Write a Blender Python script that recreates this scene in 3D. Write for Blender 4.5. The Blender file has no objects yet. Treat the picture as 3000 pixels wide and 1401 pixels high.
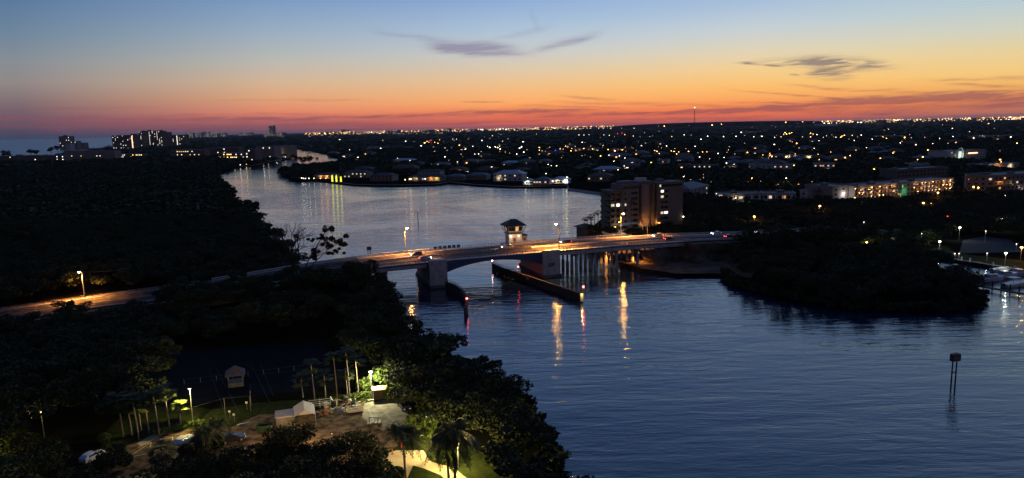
import bpy, math, random
import numpy as np
from mathutils import Vector, Matrix
from mathutils.geometry import tessellate_polygon
RAD = math.radians
SC = bpy.context.scene
COL = SC.collection
# ------------------------------------------------------------------ camera
FPX, CX, CY, HC = 2064.0, 1500.0, 700.5, 56.0      # focal length in photo pixels, centre, camera height (m)
PITCH, ROLL = math.atan((700.5 - 374) / FPX), RAD(1.3)
FW = np.array([0, math.cos(PITCH), -math.sin(PITCH)])
_r = np.array([1.0, 0, 0]); _u = np.cross(_r, FW)
RT = _r * math.cos(ROLL) - _u * math.sin(ROLL)
UP = _u * math.cos(ROLL) + _r * math.sin(ROLL)
cam = bpy.data.objects.new('camera', bpy.data.cameras.new('camera')); COL.objects.link(cam)
cam.data.sensor_width = 36.0; cam.data.lens = FPX / 3000 * 36.0
cam.data.clip_start = 1.0; cam.data.clip_end = 200000.0
M = Matrix(((RT[0], UP[0], -FW[0], 0), (RT[1], UP[1], -FW[1], 0), (RT[2], UP[2], -FW[2], HC), (0, 0, 0, 1)))
cam.matrix_world = M
SC.camera = cam

def ray(x, y):
    d = FW + RT * (x - CX) / FPX + UP * (CY - y) / FPX
    return d / np.linalg.norm(d)
def W(x, y, z=0.0):
    """ground point of the survey: where the sight line through a photo pixel meets height z"""
    d = ray(x, y)
    if d[2] > -0.0008: d = np.array([d[0], d[1], -0.0008])
    t = (z - HC) / d[2]
    return np.array([d[0] * t, d[1] * t, z])
def mpp(p):                                    # metres per photo pixel at a point
    return max(1.0, (np.array(p, float) - [0, 0, HC]) @ FW) / FPX

def lin(c):
    return tuple((v / 255 / 12.92 if v / 255 <= .04045 else ((v / 255 + .055) / 1.055) ** 2.4) for v in c)

# ------------------------------------------------------------------ world: dusk sky
SC.view_settings.view_transform = 'Standard'; SC.view_settings.look = 'None'
SC.view_settings.exposure = 0.15; SC.view_settings.gamma = 1.0
SC.render.engine = 'CYCLES'
SC.cycles.use_denoising = True
SC.cycles.max_bounces = 5; SC.cycles.diffuse_bounces = 2; SC.cycles.glossy_bounces = 3
SC.cycles.transmission_bounces = 2; SC.cycles.transparent_max_bounces = 4
SC.cycles.caustics_reflective = False; SC.cycles.caustics_refractive = False
SC.cycles.sample_clamp_indirect = 6.0; SC.cycles.sample_clamp_direct = 0.0
world = bpy.data.worlds.new('World'); SC.world = world; world.use_nodes = True
nt = world.node_tree; nt.nodes.clear()
def N(t, **k):
    n = nt.nodes.new(t)
    for a, b in k.items(): setattr(n, a, b)
    return n
def mth(op, a, b=None, c=None, clamp=False):
    n = N('ShaderNodeMath', operation=op, use_clamp=clamp)
    for i, v in enumerate((a, b, c)):
        if v is None: continue
        if isinstance(v, (int, float)): n.inputs[i].default_value = v
        else: nt.links.new(v, n.inputs[i])
    return n.outputs[0]
tc = N('ShaderNodeTexCoord'); sep = N('ShaderNodeSeparateXYZ'); nt.links.new(tc.outputs['Generated'], sep.inputs[0])
SX, SY, SZ = sep.outputs
az = mth('ARCTAN2', SX, SY)                     # azimuth, 0 = the way the camera looks, + = right
el = mth('ARCSINE', SZ)
tt = mth('SQRT', mth('MAXIMUM', SZ, 0.0))
def azel(x, y):
    d = ray(x, y); return math.atan2(d[0], d[1]), math.asin(d[2])
SKY = {   # column pixel: (row pixel, colour) downwards, then what lies above the frame by elevation
 60: [(0,(84,114,150)),(100,(104,127,148)),(180,(128,135,142)),(240,(138,130,130)),(300,(122,104,108)),(340,(103,86,100)),(380,(80,72,92)),(404,(58,62,84))],
 800: [(0,(116,146,184)),(100,(148,166,183)),(180,(178,176,168)),(240,(203,172,142)),(290,(216,156,116)),(330,(218,128,102)),(352,(190,108,98)),(372,(140,84,92)),(387,(122,78,90))],
 1500: [(0,(134,163,204)),(80,(162,184,206)),(150,(190,194,194)),(200,(210,191,164)),(250,(230,183,130)),(300,(245,166,98)),(330,(238,126,80)),(350,(220,104,78)),(371,(204,92,78))],
 2200: [(0,(156,180,208)),(80,(186,197,203)),(150,(214,201,172)),(200,(232,197,138)),(250,(241,184,106)),(290,(243,160,90)),(320,(234,120,74)),(345,(224,104,74)),(356,(216,98,78))],
 2940: [(0,(172,192,200)),(80,(196,199,184)),(150,(220,198,148)),(210,(234,192,120)),(250,(232,172,96)),(290,(218,132,78)),(320,(194,114,84)),(339,(176,104,84))],
}
HIGH = {60: [(14,(84,118,162)),(22,(84,124,184)),(35,(62,100,164)),(60,(30,52,100)),(90,(16,28,60))],
        800: [(14,(112,146,194)),(22,(104,146,208)),(35,(74,114,184)),(60,(34,60,112)),(90,(16,28,60))],
        1500: [(14,(128,160,208)),(22,(112,154,214)),(35,(82,124,192)),(60,(38,64,118)),(90,(16,28,60))],
        2200: [(14,(142,172,208)),(22,(122,162,218)),(35,(88,130,198)),(60,(38,64,116)),(90,(16,28,60))],
        2940: [(14,(148,174,202)),(22,(124,162,214)),(35,(90,130,194)),(60,(38,62,110)),(90,(16,28,60))]}
def ramp(stops):
    r = N('ShaderNodeValToRGB'); nt.links.new(tt, r.inputs[0]); e = r.color_ramp.elements
    stops = sorted(stops)
    while len(e) > 1: e.remove(e[0])
    e[0].position = stops[0][0]; e[0].color = (*stops[0][1], 1)
    for p, c in stops[1:]:
        k = e.new(p); k.color = (*c, 1)
    return r.outputs[0]
cols = []
for cx in sorted(SKY):
    st = [(math.sqrt(max(0.0, ray(cx, y)[2])), lin(c)) for y, c in SKY[cx]]
    st += [(math.sqrt(math.sin(RAD(a))), lin(c)) for a, c in HIGH[cx]]
    cols.append((azel(cx, 300)[0], ramp(st)))
back = ramp([(0.0, lin((84,80,96))), (.2, lin((108,98,116))), (.4, lin((92,92,118))), (.6, lin((52,62,94))), (1, lin((16,28,60)))])
cols = [(-2.3, back)] + cols + [(1.25, cols[1][1]), (2.4, back)]
cur = cols[0][1]
for (a0, _), (a1, c1) in zip(cols, cols[1:]):
    mr = N('ShaderNodeMapRange', interpolation_type='SMOOTHSTEP' if abs(a1 - a0) > .5 else 'LINEAR')
    nt.links.new(az, mr.inputs[0]); mr.inputs[1].default_value = a0; mr.inputs[2].default_value = a1
    mx = N('ShaderNodeMix', data_type='RGBA'); nt.links.new(mr.outputs[0], mx.inputs[0])
    nt.links.new(cur, mx.inputs[6]); nt.links.new(c1, mx.inputs[7]); cur = mx.outputs[2]
# clouds: wisps drawn out along the horizon, in compass direction and height above the horizon
cmb = N('ShaderNodeCombineXYZ'); nt.links.new(mth('MULTIPLY', az, 5.0), cmb.inputs[0]); nt.links.new(mth('MULTIPLY', el, 34.0), cmb.inputs[1])
nz = N('ShaderNodeTexNoise'); nt.links.new(cmb.outputs[0], nz.inputs['Vector']); nz.inputs['Scale'].default_value = 2.2; nz.inputs['Detail'].default_value = 6.0
cmb2 = N('ShaderNodeCombineXYZ'); nt.links.new(mth('MULTIPLY', az, 9.0), cmb2.inputs[0]); nt.links.new(mth('MULTIPLY', mth('ADD', el, mth('MULTIPLY', az, -.05)), 110.0), cmb2.inputs[1])
nz2 = N('ShaderNodeTexNoise'); nt.links.new(cmb2.outputs[0], nz2.inputs['Vector']); nz2.inputs['Scale'].default_value = 2.6; nz2.inputs['Detail'].default_value = 7.0; nz2.inputs['Roughness'].default_value = .62
warp = mth('MULTIPLY', mth('SUBTRACT', nz.outputs[0], .5), .012)
elw = mth('ADD', el, warp)
fibre = mth('MULTIPLY_ADD', mth('SUBTRACT', nz2.outputs[0], .42), 4.2, .25, clamp=True)
def streak(x0, y0, x1, y1, th, amt, bend=0.0):
    """one drawn-out wisp between two sight lines; th = half thickness in photo pixels"""
    (a0, e0), (a1, e1) = azel(x0, y0), azel(x1, y1)
    ac, hw = (a0 + a1) / 2, max(1e-3, (a1 - a0) / 2)
    u = mth('MULTIPLY', mth('SUBTRACT', az, ac), 1 / hw)
    line = mth('MULTIPLY_ADD', u, (e1 - e0) / 2, (e0 + e1) / 2)
    u2 = mth('MULTIPLY', u, u)
    if bend: line = mth('ADD', line, mth('MULTIPLY', mth('SUBTRACT', 1.0, u2), bend / FPX))
    d = mth('MULTIPLY', mth('SUBTRACT', elw, line), FPX / th)
    q = mth('ADD', mth('MULTIPLY', d, d), mth('MULTIPLY', mth('MULTIPLY', u2, u2), 1.4))
    return mth('MULTIPLY', mth('POWER', 2.718, mth('MULTIPLY', q, -1.0)), amt)
def total(items, fib):
    s = None
    for it in items:
        v = streak(*it); s = v if s is None else mth('ADD', s, v)
    return mth('MULTIPLY', s, fib, clamp=True)
low = [(-300,344,900,350,6,1.0), (700,353,1300,340,6,1.3,3), (1250,338,1750,326,7,1.5,4), (1500,343,2300,322,5,1.2), (2050,330,2600,300,7,1.5,4), (2400,303,3100,278,9,1.7,6),
       (-300,372,1250,362,9,.8), (1100,366,1700,352,4,.8), (1700,358,2300,341,6,.7), (2100,318,2700,332,5,.6), (2500,322,3100,300,9,.7), (300,338,1000,333,3,.5),
       (2150,262,2700,302,3,.8,-6), (1600,300,2250,318,4,.5,4), (2700,270,3050,262,3,.8), (2760,246,3010,252,3,.7), (2500,296,2800,284,3,.6), (1350,297,1480,301,2,.9), (1640,282,1800,292,4,.7), (-300,316,500,318,3,.5), (600,290,1100,295,3,.35), (2300,248,2720,268,3,.6,-4), (2600,300,3060,292,4,.8,3), (2380,338,2720,330,4,.7), (2250,310,2500,318,3,.7,-3), (2700,236,3050,228,2.5,.6), (2120,300,2420,306,2.5,.8,3), (1780,330,2050,326,3,.9), (1500,310,1820,318,3,.6,2), (2850,312,3060,300,5,.8)]
mid = [(1250,132,1540,150,15,1.0,2), (1262,140,1420,146,11,1.2,-3), (1560,146,1760,98,10,.85,-2), (1450,112,1620,78,8,.35), (1080,90,1300,118,9,.4), (1550,40,1580,80,16,.22), (1320,155,1560,160,8,.45)]
hig = [(2240,180,2600,194,9,1.3), (2340,176,2590,186,10,1.6,2), (2150,184,2300,194,3,1.1,2), (2360,216,2500,216,11,1.2,3), (2440,206,2560,208,4,.8), (2310,218,2345,222,3,.7), (2400,232,2500,232,5,.35)]
def over(cur, fac, colour, k):
    mx = N('ShaderNodeMix', data_type='RGBA'); nt.links.new(mth('MULTIPLY', fac, k), mx.inputs[0])
    nt.links.new(cur, mx.inputs[6]); mx.inputs[7].default_value = (*lin(colour), 1); return mx.outputs[2]
cur = over(cur, total(low, mth('MULTIPLY_ADD', fibre, .75, .25)), (136, 76, 86), .72)
cur = over(cur, total(mid, mth('MULTIPLY_ADD', fibre, .5, .5)), (128, 120, 148), .75)
cur = over(cur, total(hig, fibre), (122, 112, 112), .85)
sky = N('ShaderNodeTexSky', sky_type='NISHITA'); sky.sun_disc = False; sky.sun_elevation = RAD(-3.0); sky.sun_rotation = RAD(36.0)
addn = N('ShaderNodeMix', data_type='RGBA', blend_type='ADD'); addn.inputs[0].default_value = .05
nt.links.new(cur, addn.inputs[6]); nt.links.new(sky.outputs[0], addn.inputs[7])
bg = N('ShaderNodeBackground'); nt.links.new(addn.outputs[2], bg.inputs[0]); bg.inputs[1].default_value = 1.0
wo = N('ShaderNodeOutputWorld'); nt.links.new(bg.outputs[0], wo.inputs[0])
world.cycles.sampling_method = 'MANUAL'; world.cycles.sample_map_resolution = 512

# ------------------------------------------------------------------ materials
MATS = {}
def mat(name, base, rough=.8, metal=0.0, var=.25, vscale=1.5, emit=None, estr=0.0, sample=True, base2=None, spec=.3, bump=0.0):
    """procedural principled material: noise mixes two tones of the base colour"""
    if name in MATS: return MATS[name]
    m = bpy.data.materials.new(name); m.use_nodes = True; t = m.node_tree; p = t.nodes['Principled BSDF']
    p.inputs['Roughness'].default_value = rough; p.inputs['Metallic'].default_value = metal
    p.inputs['Specular IOR Level'].default_value = spec
    if emit is not None:
        p.inputs['Base Color'].default_value = (*base, 1)
        p.inputs['Emission Color'].default_value = (*emit, 1); p.inputs['Emission Strength'].default_value = estr
        if not sample: m.cycles.emission_sampling = 'NONE'
    else:
        c = t.nodes.new('ShaderNodeTexCoord'); n = t.nodes.new('ShaderNodeTexNoise'); n.inputs['Scale'].default_value = vscale; n.inputs['Detail'].default_value = 5
        t.links.new(c.outputs['Object'], n.inputs['Vector'])
        g = t.nodes.new('ShaderNodeMapRange'); g.inputs[1].default_value = .35; g.inputs[2].default_value = .65
        x = t.nodes.new('ShaderNodeMix'); x.data_type = 'RGBA'
        t.links.new(n.outputs[0], g.inputs[0]); t.links.new(g.outputs[0], x.inputs[0])
        b2 = base2 or tuple(v * (1 - var) for v in base)
        x.inputs[6].default_value = (*base, 1); x.inputs[7].default_value = (*b2, 1)
        t.links.new(x.outputs[2], p.inputs['Base Color'])
        if bump:
            b = t.nodes.new('ShaderNodeBump'); b.inputs['Strength'].default_value = bump; b.inputs['Distance'].default_value = .3
            t.links.new(n.outputs[0], b.inputs['Height']); t.links.new(b.outputs[0], p.inputs['Normal'])
    MATS[name] = m; return m
def foliage(name, c1, c2):
    m = bpy.data.materials.new(name); m.use_nodes = True; t = m.node_tree; p = t.nodes['Principled BSDF']
    g = t.nodes.new('ShaderNodeNewGeometry'); tc = t.nodes.new('ShaderNodeTexCoord'); n = t.nodes.new('ShaderNodeTexNoise'); n.inputs['Scale'].default_value = .35
    t.links.new(tc.outputs['Object'], n.inputs['Vector'])
    a = t.nodes.new('ShaderNodeMath'); a.operation = 'ADD'; t.links.new(g.outputs['Random Per Island'], a.inputs[0]); t.links.new(n.outputs[0], a.inputs[1])
    r = t.nodes.new('ShaderNodeMapRange'); r.inputs[1].default_value = .3; r.inputs[2].default_value = 1.5; t.links.new(a.outputs[0], r.inputs[0])
    x = t.nodes.new('ShaderNodeMix'); x.data_type = 'RGBA'; t.links.new(r.outputs[0], x.inputs[0])
    x.inputs[6].default_value = (*c1, 1); x.inputs[7].default_value = (*c2, 1); t.links.new(x.outputs[2], p.inputs['Base Color'])
    p.inputs['Roughness'].default_value = .75; p.inputs['Specular IOR Level'].default_value = .15
    return m
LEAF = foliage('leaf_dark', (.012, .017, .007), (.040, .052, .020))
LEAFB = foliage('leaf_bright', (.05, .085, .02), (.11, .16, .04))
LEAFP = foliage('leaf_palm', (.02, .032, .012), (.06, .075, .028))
BARK = mat('bark', (.09, .07, .05), .9, vscale=3)
PBARK = mat('palm_bark', (.22, .19, .15), .9, vscale=6)
CONC = mat('concrete', (.46, .44, .42), .85, vscale=.6, var=.3, bump=.15)
CONCD = mat('old_concrete', (.16, .155, .15), .9, vscale=.5, var=.45, bump=.2)
CONCL = mat('painted_concrete', (.5, .49, .47), .8, vscale=.8, var=.2)
ASPH = mat('asphalt', (.12, .11, .105), .9, vscale=.35, var=.35, bump=.1, spec=.04)
GRATE = mat('steel_grating', (.075, .065, .06), .8, vscale=3, spec=.05)
ASPHD = mat('unlit_asphalt', (.055, .05, .048), .95, vscale=.3, var=.4, bump=.1, spec=.02)  # copy of asphalt with the causeway's unlit darkness put into its colour
BLUES = mat('blue_steel', (.06, .11, .22), .5, metal=.3, vscale=.8)
DARKS = mat('dark_steel', (.04, .045, .05), .6, metal=.4)
GALV = mat('galvanised_steel', (.3, .3, .29), .5, metal=.6)
WOODD = mat('dark_timber', (.035, .03, .026), .9, vscale=2, var=.4)
WOOD = mat('timber', (.22, .15, .09), .85, vscale=3)
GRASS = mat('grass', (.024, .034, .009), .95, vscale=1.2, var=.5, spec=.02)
SAND = mat('sand', (.13, .10, .07), .95, vscale=.3, var=.55, bump=.3, spec=.03)
WPAINT = mat('white_paint', (.75, .74, .7), .6, var=.1)
STUCCO = mat('beige_stucco', (.24, .19, .165), .9, vscale=.4, var=.15)
STUCD = mat('brown_stucco', (.15, .11, .09), .9, vscale=.3, var=.2)
STUCW = mat('white_stucco', (.38, .36, .35), .85, vscale=.4, var=.15)
ROOFT = mat('tile_roof', (.10, .075, .065), .85, vscale=1.2, var=.35)
ROOFG = mat('grey_roof', (.13, .14, .16), .7, vscale=.6, var=.3)
ROOFW = mat('pale_metal_roof', (.34, .37, .42), .5, vscale=.6, var=.2)
GLASS = mat('dark_glass', (.012, .014, .018), .12, spec=.6, var=.3)
RUBBER = mat('rubber', (.02, .02, .02), .9)
SOD, WHT, WARM, YEL, RED, BLU, GRN = (1.0, .37, .075), (.95, .97, 1.0), (1.0, .78, .45), (1.0, .74, .22), (1.0, .04, .03), (.05, .06, 1.0), (.1, .9, .45)
def E(name, c, s, sample=False):
    return mat(name, (.05, .05, .05), .5, emit=c, estr=s, sample=sample)
LCOL = {'S': E('bridge_sodium_lamp', (1, .44, .085), 600, True), 'O': E('sodium_lamp', (1, .44, .09), 16), 'W': E('white_lamp', (1, .82, .6), 12), 'w': E('dim_white_lamp', (1, .72, .46), 4), 'Y': E('yellow_lamp', (1, .72, .15), 12),
        'R': E('red_lamp', (1, .05, .03), 8), 'B': E('blue_lamp', (.05, .05, 1), 6), 'P': E('pink_lamp', (1, .4, .3), 5), 'o': E('dim_sodium_lamp', (1, .5, .16), 2.4)}
WINF = {'w': E('far_lit_window', (1, .85, .62), 2.2), 'W': E('far_bright_window', (1, .9, .72), 3), 'o': E('far_warm_window', (1, .5, .15), 2.2), 'O': E('far_orange_window', (1, .5, .12), 5)}
WIN = {'w': E('lit_window', (1, .82, .58), .7), 'o': E('warm_window', (1, .5, .16), .8), 'W': E('bright_window', (1, .92, .78), 1.8), 'd': GLASS, 'O': E('orange_window', (1, .5, .12), 4.0), 'Y': E('yellow_window', (1, .8, .2), 4.5)}

# ------------------------------------------------------------------ mesh helpers
class MB:
    def __init__(s): s.v = []; s.f = []; s.m = []
    def add(s, vs, fs, m=0):
        o = len(s.v); s.v += [tuple(float(c) for c in q) for q in vs]
        s.f += [tuple(i + o for i in f) for f in fs]; s.m += [m] * len(fs); return s
    def box(s, c, d, rz=0.0, m=0):
        x, y, z = d[0] / 2, d[1] / 2, d[2] / 2; ca, sa = math.cos(rz), math.sin(rz)
        vs = [(c[0] + a * x * ca - b * y * sa, c[1] + a * x * sa + b * y * ca, c[2] + e * z) for a in (-1, 1) for b in (-1, 1) for e in (-1, 1)]
        return s.add(vs, [(0, 1, 3, 2), (4, 6, 7, 5), (0, 4, 5, 1), (2, 3, 7, 6), (0, 2, 6, 4), (1, 5, 7, 3)], m)
    def prism(s, poly, z0, z1, m=0):
        n = len(poly); a = sum(poly[i][0] * poly[(i + 1) % n][1] - poly[(i + 1) % n][0] * poly[i][1] for i in range(n))
        if a < 0: poly = poly[::-1]
        zf = (lambda z, p: z(p) if callable(z) else z)
        vs = [(p[0], p[1], zf(z0, p)) for p in poly] + [(p[0], p[1], zf(z1, p)) for p in poly]
        return s.add(vs, [tuple(range(n - 1, -1, -1)), tuple(range(n, 2 * n))] + [(i, (i + 1) % n, n + (i + 1) % n, n + i) for i in range(n)], m)
    def tube(s, a, b, r0, r1=None, n=6, m=0, cap=True):
        r1 = r0 if r1 is None else r1; a = np.array(a, float); b = np.array(b, float); d = b - a; L = np.linalg.norm(d)
        if L < 1e-6: return s
        d /= L; u = np.cross(d, [0, 0, 1.0] if abs(d[2]) < .9 else [1.0, 0, 0]); u /= np.linalg.norm(u); w = np.cross(d, u)
        ang = [2 * math.pi * i / n for i in range(n)]
        vs = [a + (u * math.cos(t) + w * math.sin(t)) * r0 for t in ang] + [b + (u * math.cos(t) + w * math.sin(t)) * r1 for t in ang]
        fs = [(i, (i + 1) % n, n + (i + 1) % n, n + i) for i in range(n)]
        if cap: fs += [tuple(range(n - 1, -1, -1)), tuple(range(n, 2 * n))]
        return s.add(vs, fs, m)
    def path(s, pts, r0, r1=None, n=6, m=0):
        r1 = r0 if r1 is None else r1; k = len(pts) - 1
        for i in range(k): s.tube(pts[i], pts[i + 1], r0 + (r1 - r0) * i / k, r0 + (r1 - r0) * (i + 1) / k, n, m)
        return s
    def beam(s, a, b, w, h, m=0):          # box from a to b, width w sideways, height h (a, b on its mid line)
        a = np.array(a, float); b = np.array(b, float); d = b - a; q = np.array([-d[1], d[0], 0]); q = q / (np.linalg.norm(q) + 1e-9) * w / 2; z = np.array([0, 0, h / 2])
        vs = [a - q - z, a + q - z, a + q + z, a - q + z, b - q - z, b + q - z, b + q + z, b - q + z]
        return s.add(vs, [(0, 1, 2, 3), (7, 6, 5, 4), (0, 4, 5, 1), (1, 5, 6, 2), (2, 6, 7, 3), (3, 7, 4, 0)], m)
    def sphere(s, c, r, n=8, k=5, m=0, sq=(1, 1, 1)):
        vs = [(c[0], c[1], c[2] - r * sq[2])]
        for j in range(1, k):
            t = -math.pi / 2 + math.pi * j / k
            vs += [(c[0] + r * sq[0] * math.cos(t) * math.cos(2 * math.pi * i / n), c[1] + r * sq[1] * math.cos(t) * math.sin(2 * math.pi * i / n), c[2] + r * sq[2] * math.sin(t)) for i in range(n)]
        vs.append((c[0], c[1], c[2] + r * sq[2])); T = len(vs) - 1
        fs = [(0, 1 + (i + 1) % n, 1 + i) for i in range(n)] + [(T, 1 + (k - 2) * n + i, 1 + (k - 2) * n + (i + 1) % n) for i in range(n)]
        for j in range(k - 2): fs += [(1 + j * n + i, 1 + j * n + (i + 1) % n, 1 + (j + 1) * n + (i + 1) % n, 1 + (j + 1) * n + i) for i in range(n)]
        return s.add(vs, fs, m)
    def hip(s, x0, x1, y0, y1, z0, h, m=0, ov=.6, ridge=None):       # hipped roof
        x0 -= ov; x1 += ov; y0 -= ov; y1 += ov; r = min(x1 - x0, y1 - y0) / 2 if ridge is None else ridge
        if x1 - x0 >= y1 - y0: A, B = (x0 + r, (y0 + y1) / 2), (x1 - r, (y0 + y1) / 2)
        else: A, B = ((x0 + x1) / 2, y0 + r), ((x0 + x1) / 2, y1 - r)
        vs = [(x0, y0, z0), (x1, y0, z0), (x1, y1, z0), (x0, y1, z0), (*A, z0 + h), (*B, z0 + h), (x0, y0, z0 - .25), (x1, y0, z0 - .25), (x1, y1, z0 - .25), (x0, y1, z0 - .25)]
        f = [(0, 1, 5, 4), (2, 3, 4, 5), (1, 2, 5), (3, 0, 4)] if x1 - x0 >= y1 - y0 else [(1, 2, 5, 4), (3, 0, 4, 5), (0, 1, 4), (2, 3, 5)]
        return s.add(vs, f + [(6, 7, 1, 0), (7, 8, 2, 1), (8, 9, 3, 2), (9, 6, 0, 3), (9, 8, 7, 6)], m)
    def build(s, name, mats, parent=None, off=None, smooth=False):
        me = bpy.data.meshes.new(name); v = s.v if off is None else [(a - off[0], b - off[1], c - off[2]) for a, b, c in s.v]
        me.from_pydata(v, [], s.f)
        if not isinstance(mats, (list, tuple)): mats = [mats]
        for q in mats: me.materials.append(q)
        if len(mats) > 1: me.polygons.foreach_set('material_index', s.m)
        if smooth: me.polygons.foreach_set('use_smooth', [True] * len(s.f))
        me.update(); o = bpy.data.objects.new(name, me); COL.objects.link(o)
        if parent is not None: o.parent = parent
        return o
def npmesh(name, V, F, material, parent=None):
    V = np.asarray(V, np.float32); F = np.asarray(F, np.int32); me = bpy.data.meshes.new(name); k = F.shape[1]
    me.vertices.add(len(V)); me.vertices.foreach_set('co', V.ravel()); me.loops.add(F.size); me.loops.foreach_set('vertex_index', F.ravel())
    me.polygons.add(len(F)); me.polygons.foreach_set('loop_start', np.arange(0, F.size, k, dtype=np.int32)); me.polygons.foreach_set('loop_total', np.full(len(F), k, np.int32))
    me.update(calc_edges=True); me.materials.append(material); o = bpy.data.objects.new(name, me); COL.objects.link(o)
    if parent is not None: o.parent = parent
    return o
def tag(o, label=None, cat=None, group=None, kind=None):
    for k, v in (('label', label), ('category', cat), ('group', group), ('kind', kind)):
        if v: o[k] = v
    return o
def thing(name, label, cat, loc=(0, 0, 0), rz=0.0, group=None):
    o = bpy.data.objects.new(name, None); COL.objects.link(o); o.location = [float(c) for c in loc]; o.rotation_euler = (0, 0, rz); o.empty_display_size = .5
    return tag(o, label, cat, group)
def struct(name, mb, mats): return tag(mb.build(name, mats), kind='structure')
def dup(root, loc, rz=None, label=None, group=None, sc=None):
    def cp(o, par):
        c = o.copy(); COL.objects.link(c)
        if par is not None: c.parent = par
        for ch in list(kids.get(o.name, [])): cp(ch, c)
        return c
    kids = {}
    def walk(o):
        kids[o.name] = list(o.children)
        for ch in kids[o.name]: walk(ch)
    walk(root); r = cp(root, None); r.location = [float(c) for c in loc]
    if rz is not None: r.rotation_euler = (0, 0, rz)
    if sc is not None: r.scale = (sc, sc, sc) if isinstance(sc, (int, float)) else sc
    if label: r['label'] = label
    if group: r['group'] = group
    elif 'group' in r and group == '': del r['group']
    return r
def light(name, parent, loc, power, colour, radius=.3, spot=None, rot=None):
    L = bpy.data.lights.new(name, 'SPOT' if spot else 'POINT'); L.energy = power; L.color = colour; L.shadow_soft_size = radius
    if spot: L.spot_size = RAD(spot); L.spot_blend = .6
    o = bpy.data.objects.new(name, L); COL.objects.link(o); o.location = [float(c) for c in loc]
    if rot: o.rotation_euler = rot
    if parent is not None: o.parent = parent
    return o
def inpoly(P, poly):
    P = np.atleast_2d(P); x, y = P[:, 0], P[:, 1]; r = np.zeros(len(P), bool); n = len(poly)
    for i in range(n):
        x0, y0 = poly[i][:2]; x1, y1 = poly[(i + 1) % n][:2]
        c = (y0 > y) != (y1 > y)
        with np.errstate(divide='ignore', invalid='ignore'): r ^= c & (x < (x1 - x0) * (y - y0) / (y1 - y0 + 1e-12) + x0)
    return r
def sheet(name, poly, z, material, kind='structure', zb=None):
    """flat ground sheet over a polygon, with a drop down to zb all round it"""
    vs = [(p[0], p[1], z) for p in poly]; n = len(vs)
    tris = tessellate_polygon([[Vector(v) for v in vs]]); fs = []
    for t in tris:
        a, b, c = (vs[i] for i in t)
        fs.append(tuple(t) if (b[0] - a[0]) * (c[1] - a[1]) - (b[1] - a[1]) * (c[0] - a[0]) > 0 else tuple(t)[::-1])
    mb = MB(); mb.add(vs, fs)
    if zb is not None:
        mb.add(vs + [(p[0], p[1], zb) for p in poly], [(i, n + i, n + (i + 1) % n, (i + 1) % n) for i in range(n)])
    return tag(mb.build(name, material), kind=kind)
# ================================================================== water and land
def water_mat():
    m = bpy.data.materials.new('water'); m.use_nodes = True; t = m.node_tree; p = t.nodes['Principled BSDF']
    p.inputs['Base Color'].default_value = (.003, .011, .036, 1); p.inputs['Roughness'].default_value = .055; p.inputs['IOR'].default_value = 1.48
    c = t.nodes.new('ShaderNodeTexCoord'); hs = []
    for rz, sx, sy, sc, amp, det in ((8, .10, .42, 1.0, .75, 3), (-10, .5, 1.7, 1.0, .16, 3), (4, .02, .07, 1.0, 1.6, 2)):
        mp = t.nodes.new('ShaderNodeMapping'); mp.inputs['Rotation'].default_value = (0, 0, RAD(rz)); mp.inputs['Scale'].default_value = (sx, sy, 1)
        n = t.nodes.new('ShaderNodeTexNoise'); n.inputs['Scale'].default_value = sc; n.inputs['Detail'].default_value = det; n.inputs['Distortion'].default_value = .4
        a = t.nodes.new('ShaderNodeMath'); a.operation = 'MULTIPLY'; a.inputs[1].default_value = amp
        t.links.new(c.outputs['Object'], mp.inputs[0]); t.links.new(mp.outputs[0], n.inputs['Vector']); t.links.new(n.outputs[0], a.inputs[0]); hs.append(a.outputs[0])
    s = hs[0]
    for h in hs[1:]:
        a = t.nodes.new('ShaderNodeMath'); a.operation = 'ADD'; t.links.new(s, a.inputs[0]); t.links.new(h, a.inputs[1]); s = a.outputs[0]
    g = t.nodes.new('ShaderNodeTexNoise'); g.inputs['Scale'].default_value = .011; g.inputs['Detail'].default_value = 3; g.inputs['Distortion'].default_value = 1.2; t.links.new(c.outputs['Object'], g.inputs['Vector'])
    k = t.nodes.new('ShaderNodeMapRange'); k.inputs[1].default_value = .38; k.inputs[2].default_value = .62; k.inputs[3].default_value = .55; k.inputs[4].default_value = 1.35; t.links.new(g.outputs[0], k.inputs[0])
    b = t.nodes.new('ShaderNodeBump'); b.inputs['Distance'].default_value = .3; t.links.new(k.outputs[0], b.inputs['Strength'])
    t.links.new(s, b.inputs['Height']); t.links.new(b.outputs[0], p.inputs['Normal'])
    return m
WATER = water_mat()
wm = MB()
xs = [-60000, -8000, -2500, -700, -200, 0, 200, 700, 2500, 8000, 60000]; ys = [-2000, 0, 150, 300, 600, 1200, 3000, 9000, 70000]
wm.add([(x, y, 0) for y in ys for x in xs], [(j * len(xs) + i, j * len(xs) + i + 1, (j + 1) * len(xs) + i + 1, (j + 1) * len(xs) + i) for j in range(len(ys) - 1) for i in range(len(xs) - 1)])
struct('water', wm, WATER)
sm = bpy.data.materials.new('sea'); sm.use_nodes = True; _t = sm.node_tree; _p = _t.nodes['Principled BSDF']; _p.inputs['Base Color'].default_value = (.03, .085, .13, 1); _p.inputs['Roughness'].default_value = .3; _p.inputs['IOR'].default_value = 1.33
_c = _t.nodes.new('ShaderNodeTexCoord'); _m = _t.nodes.new('ShaderNodeMapping'); _m.inputs['Scale'].default_value = (.02, .05, 1); _n2 = _t.nodes.new('ShaderNodeTexNoise'); _n2.inputs['Scale'].default_value = 1; _b = _t.nodes.new('ShaderNodeBump'); _b.inputs['Distance'].default_value = 4
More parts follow.
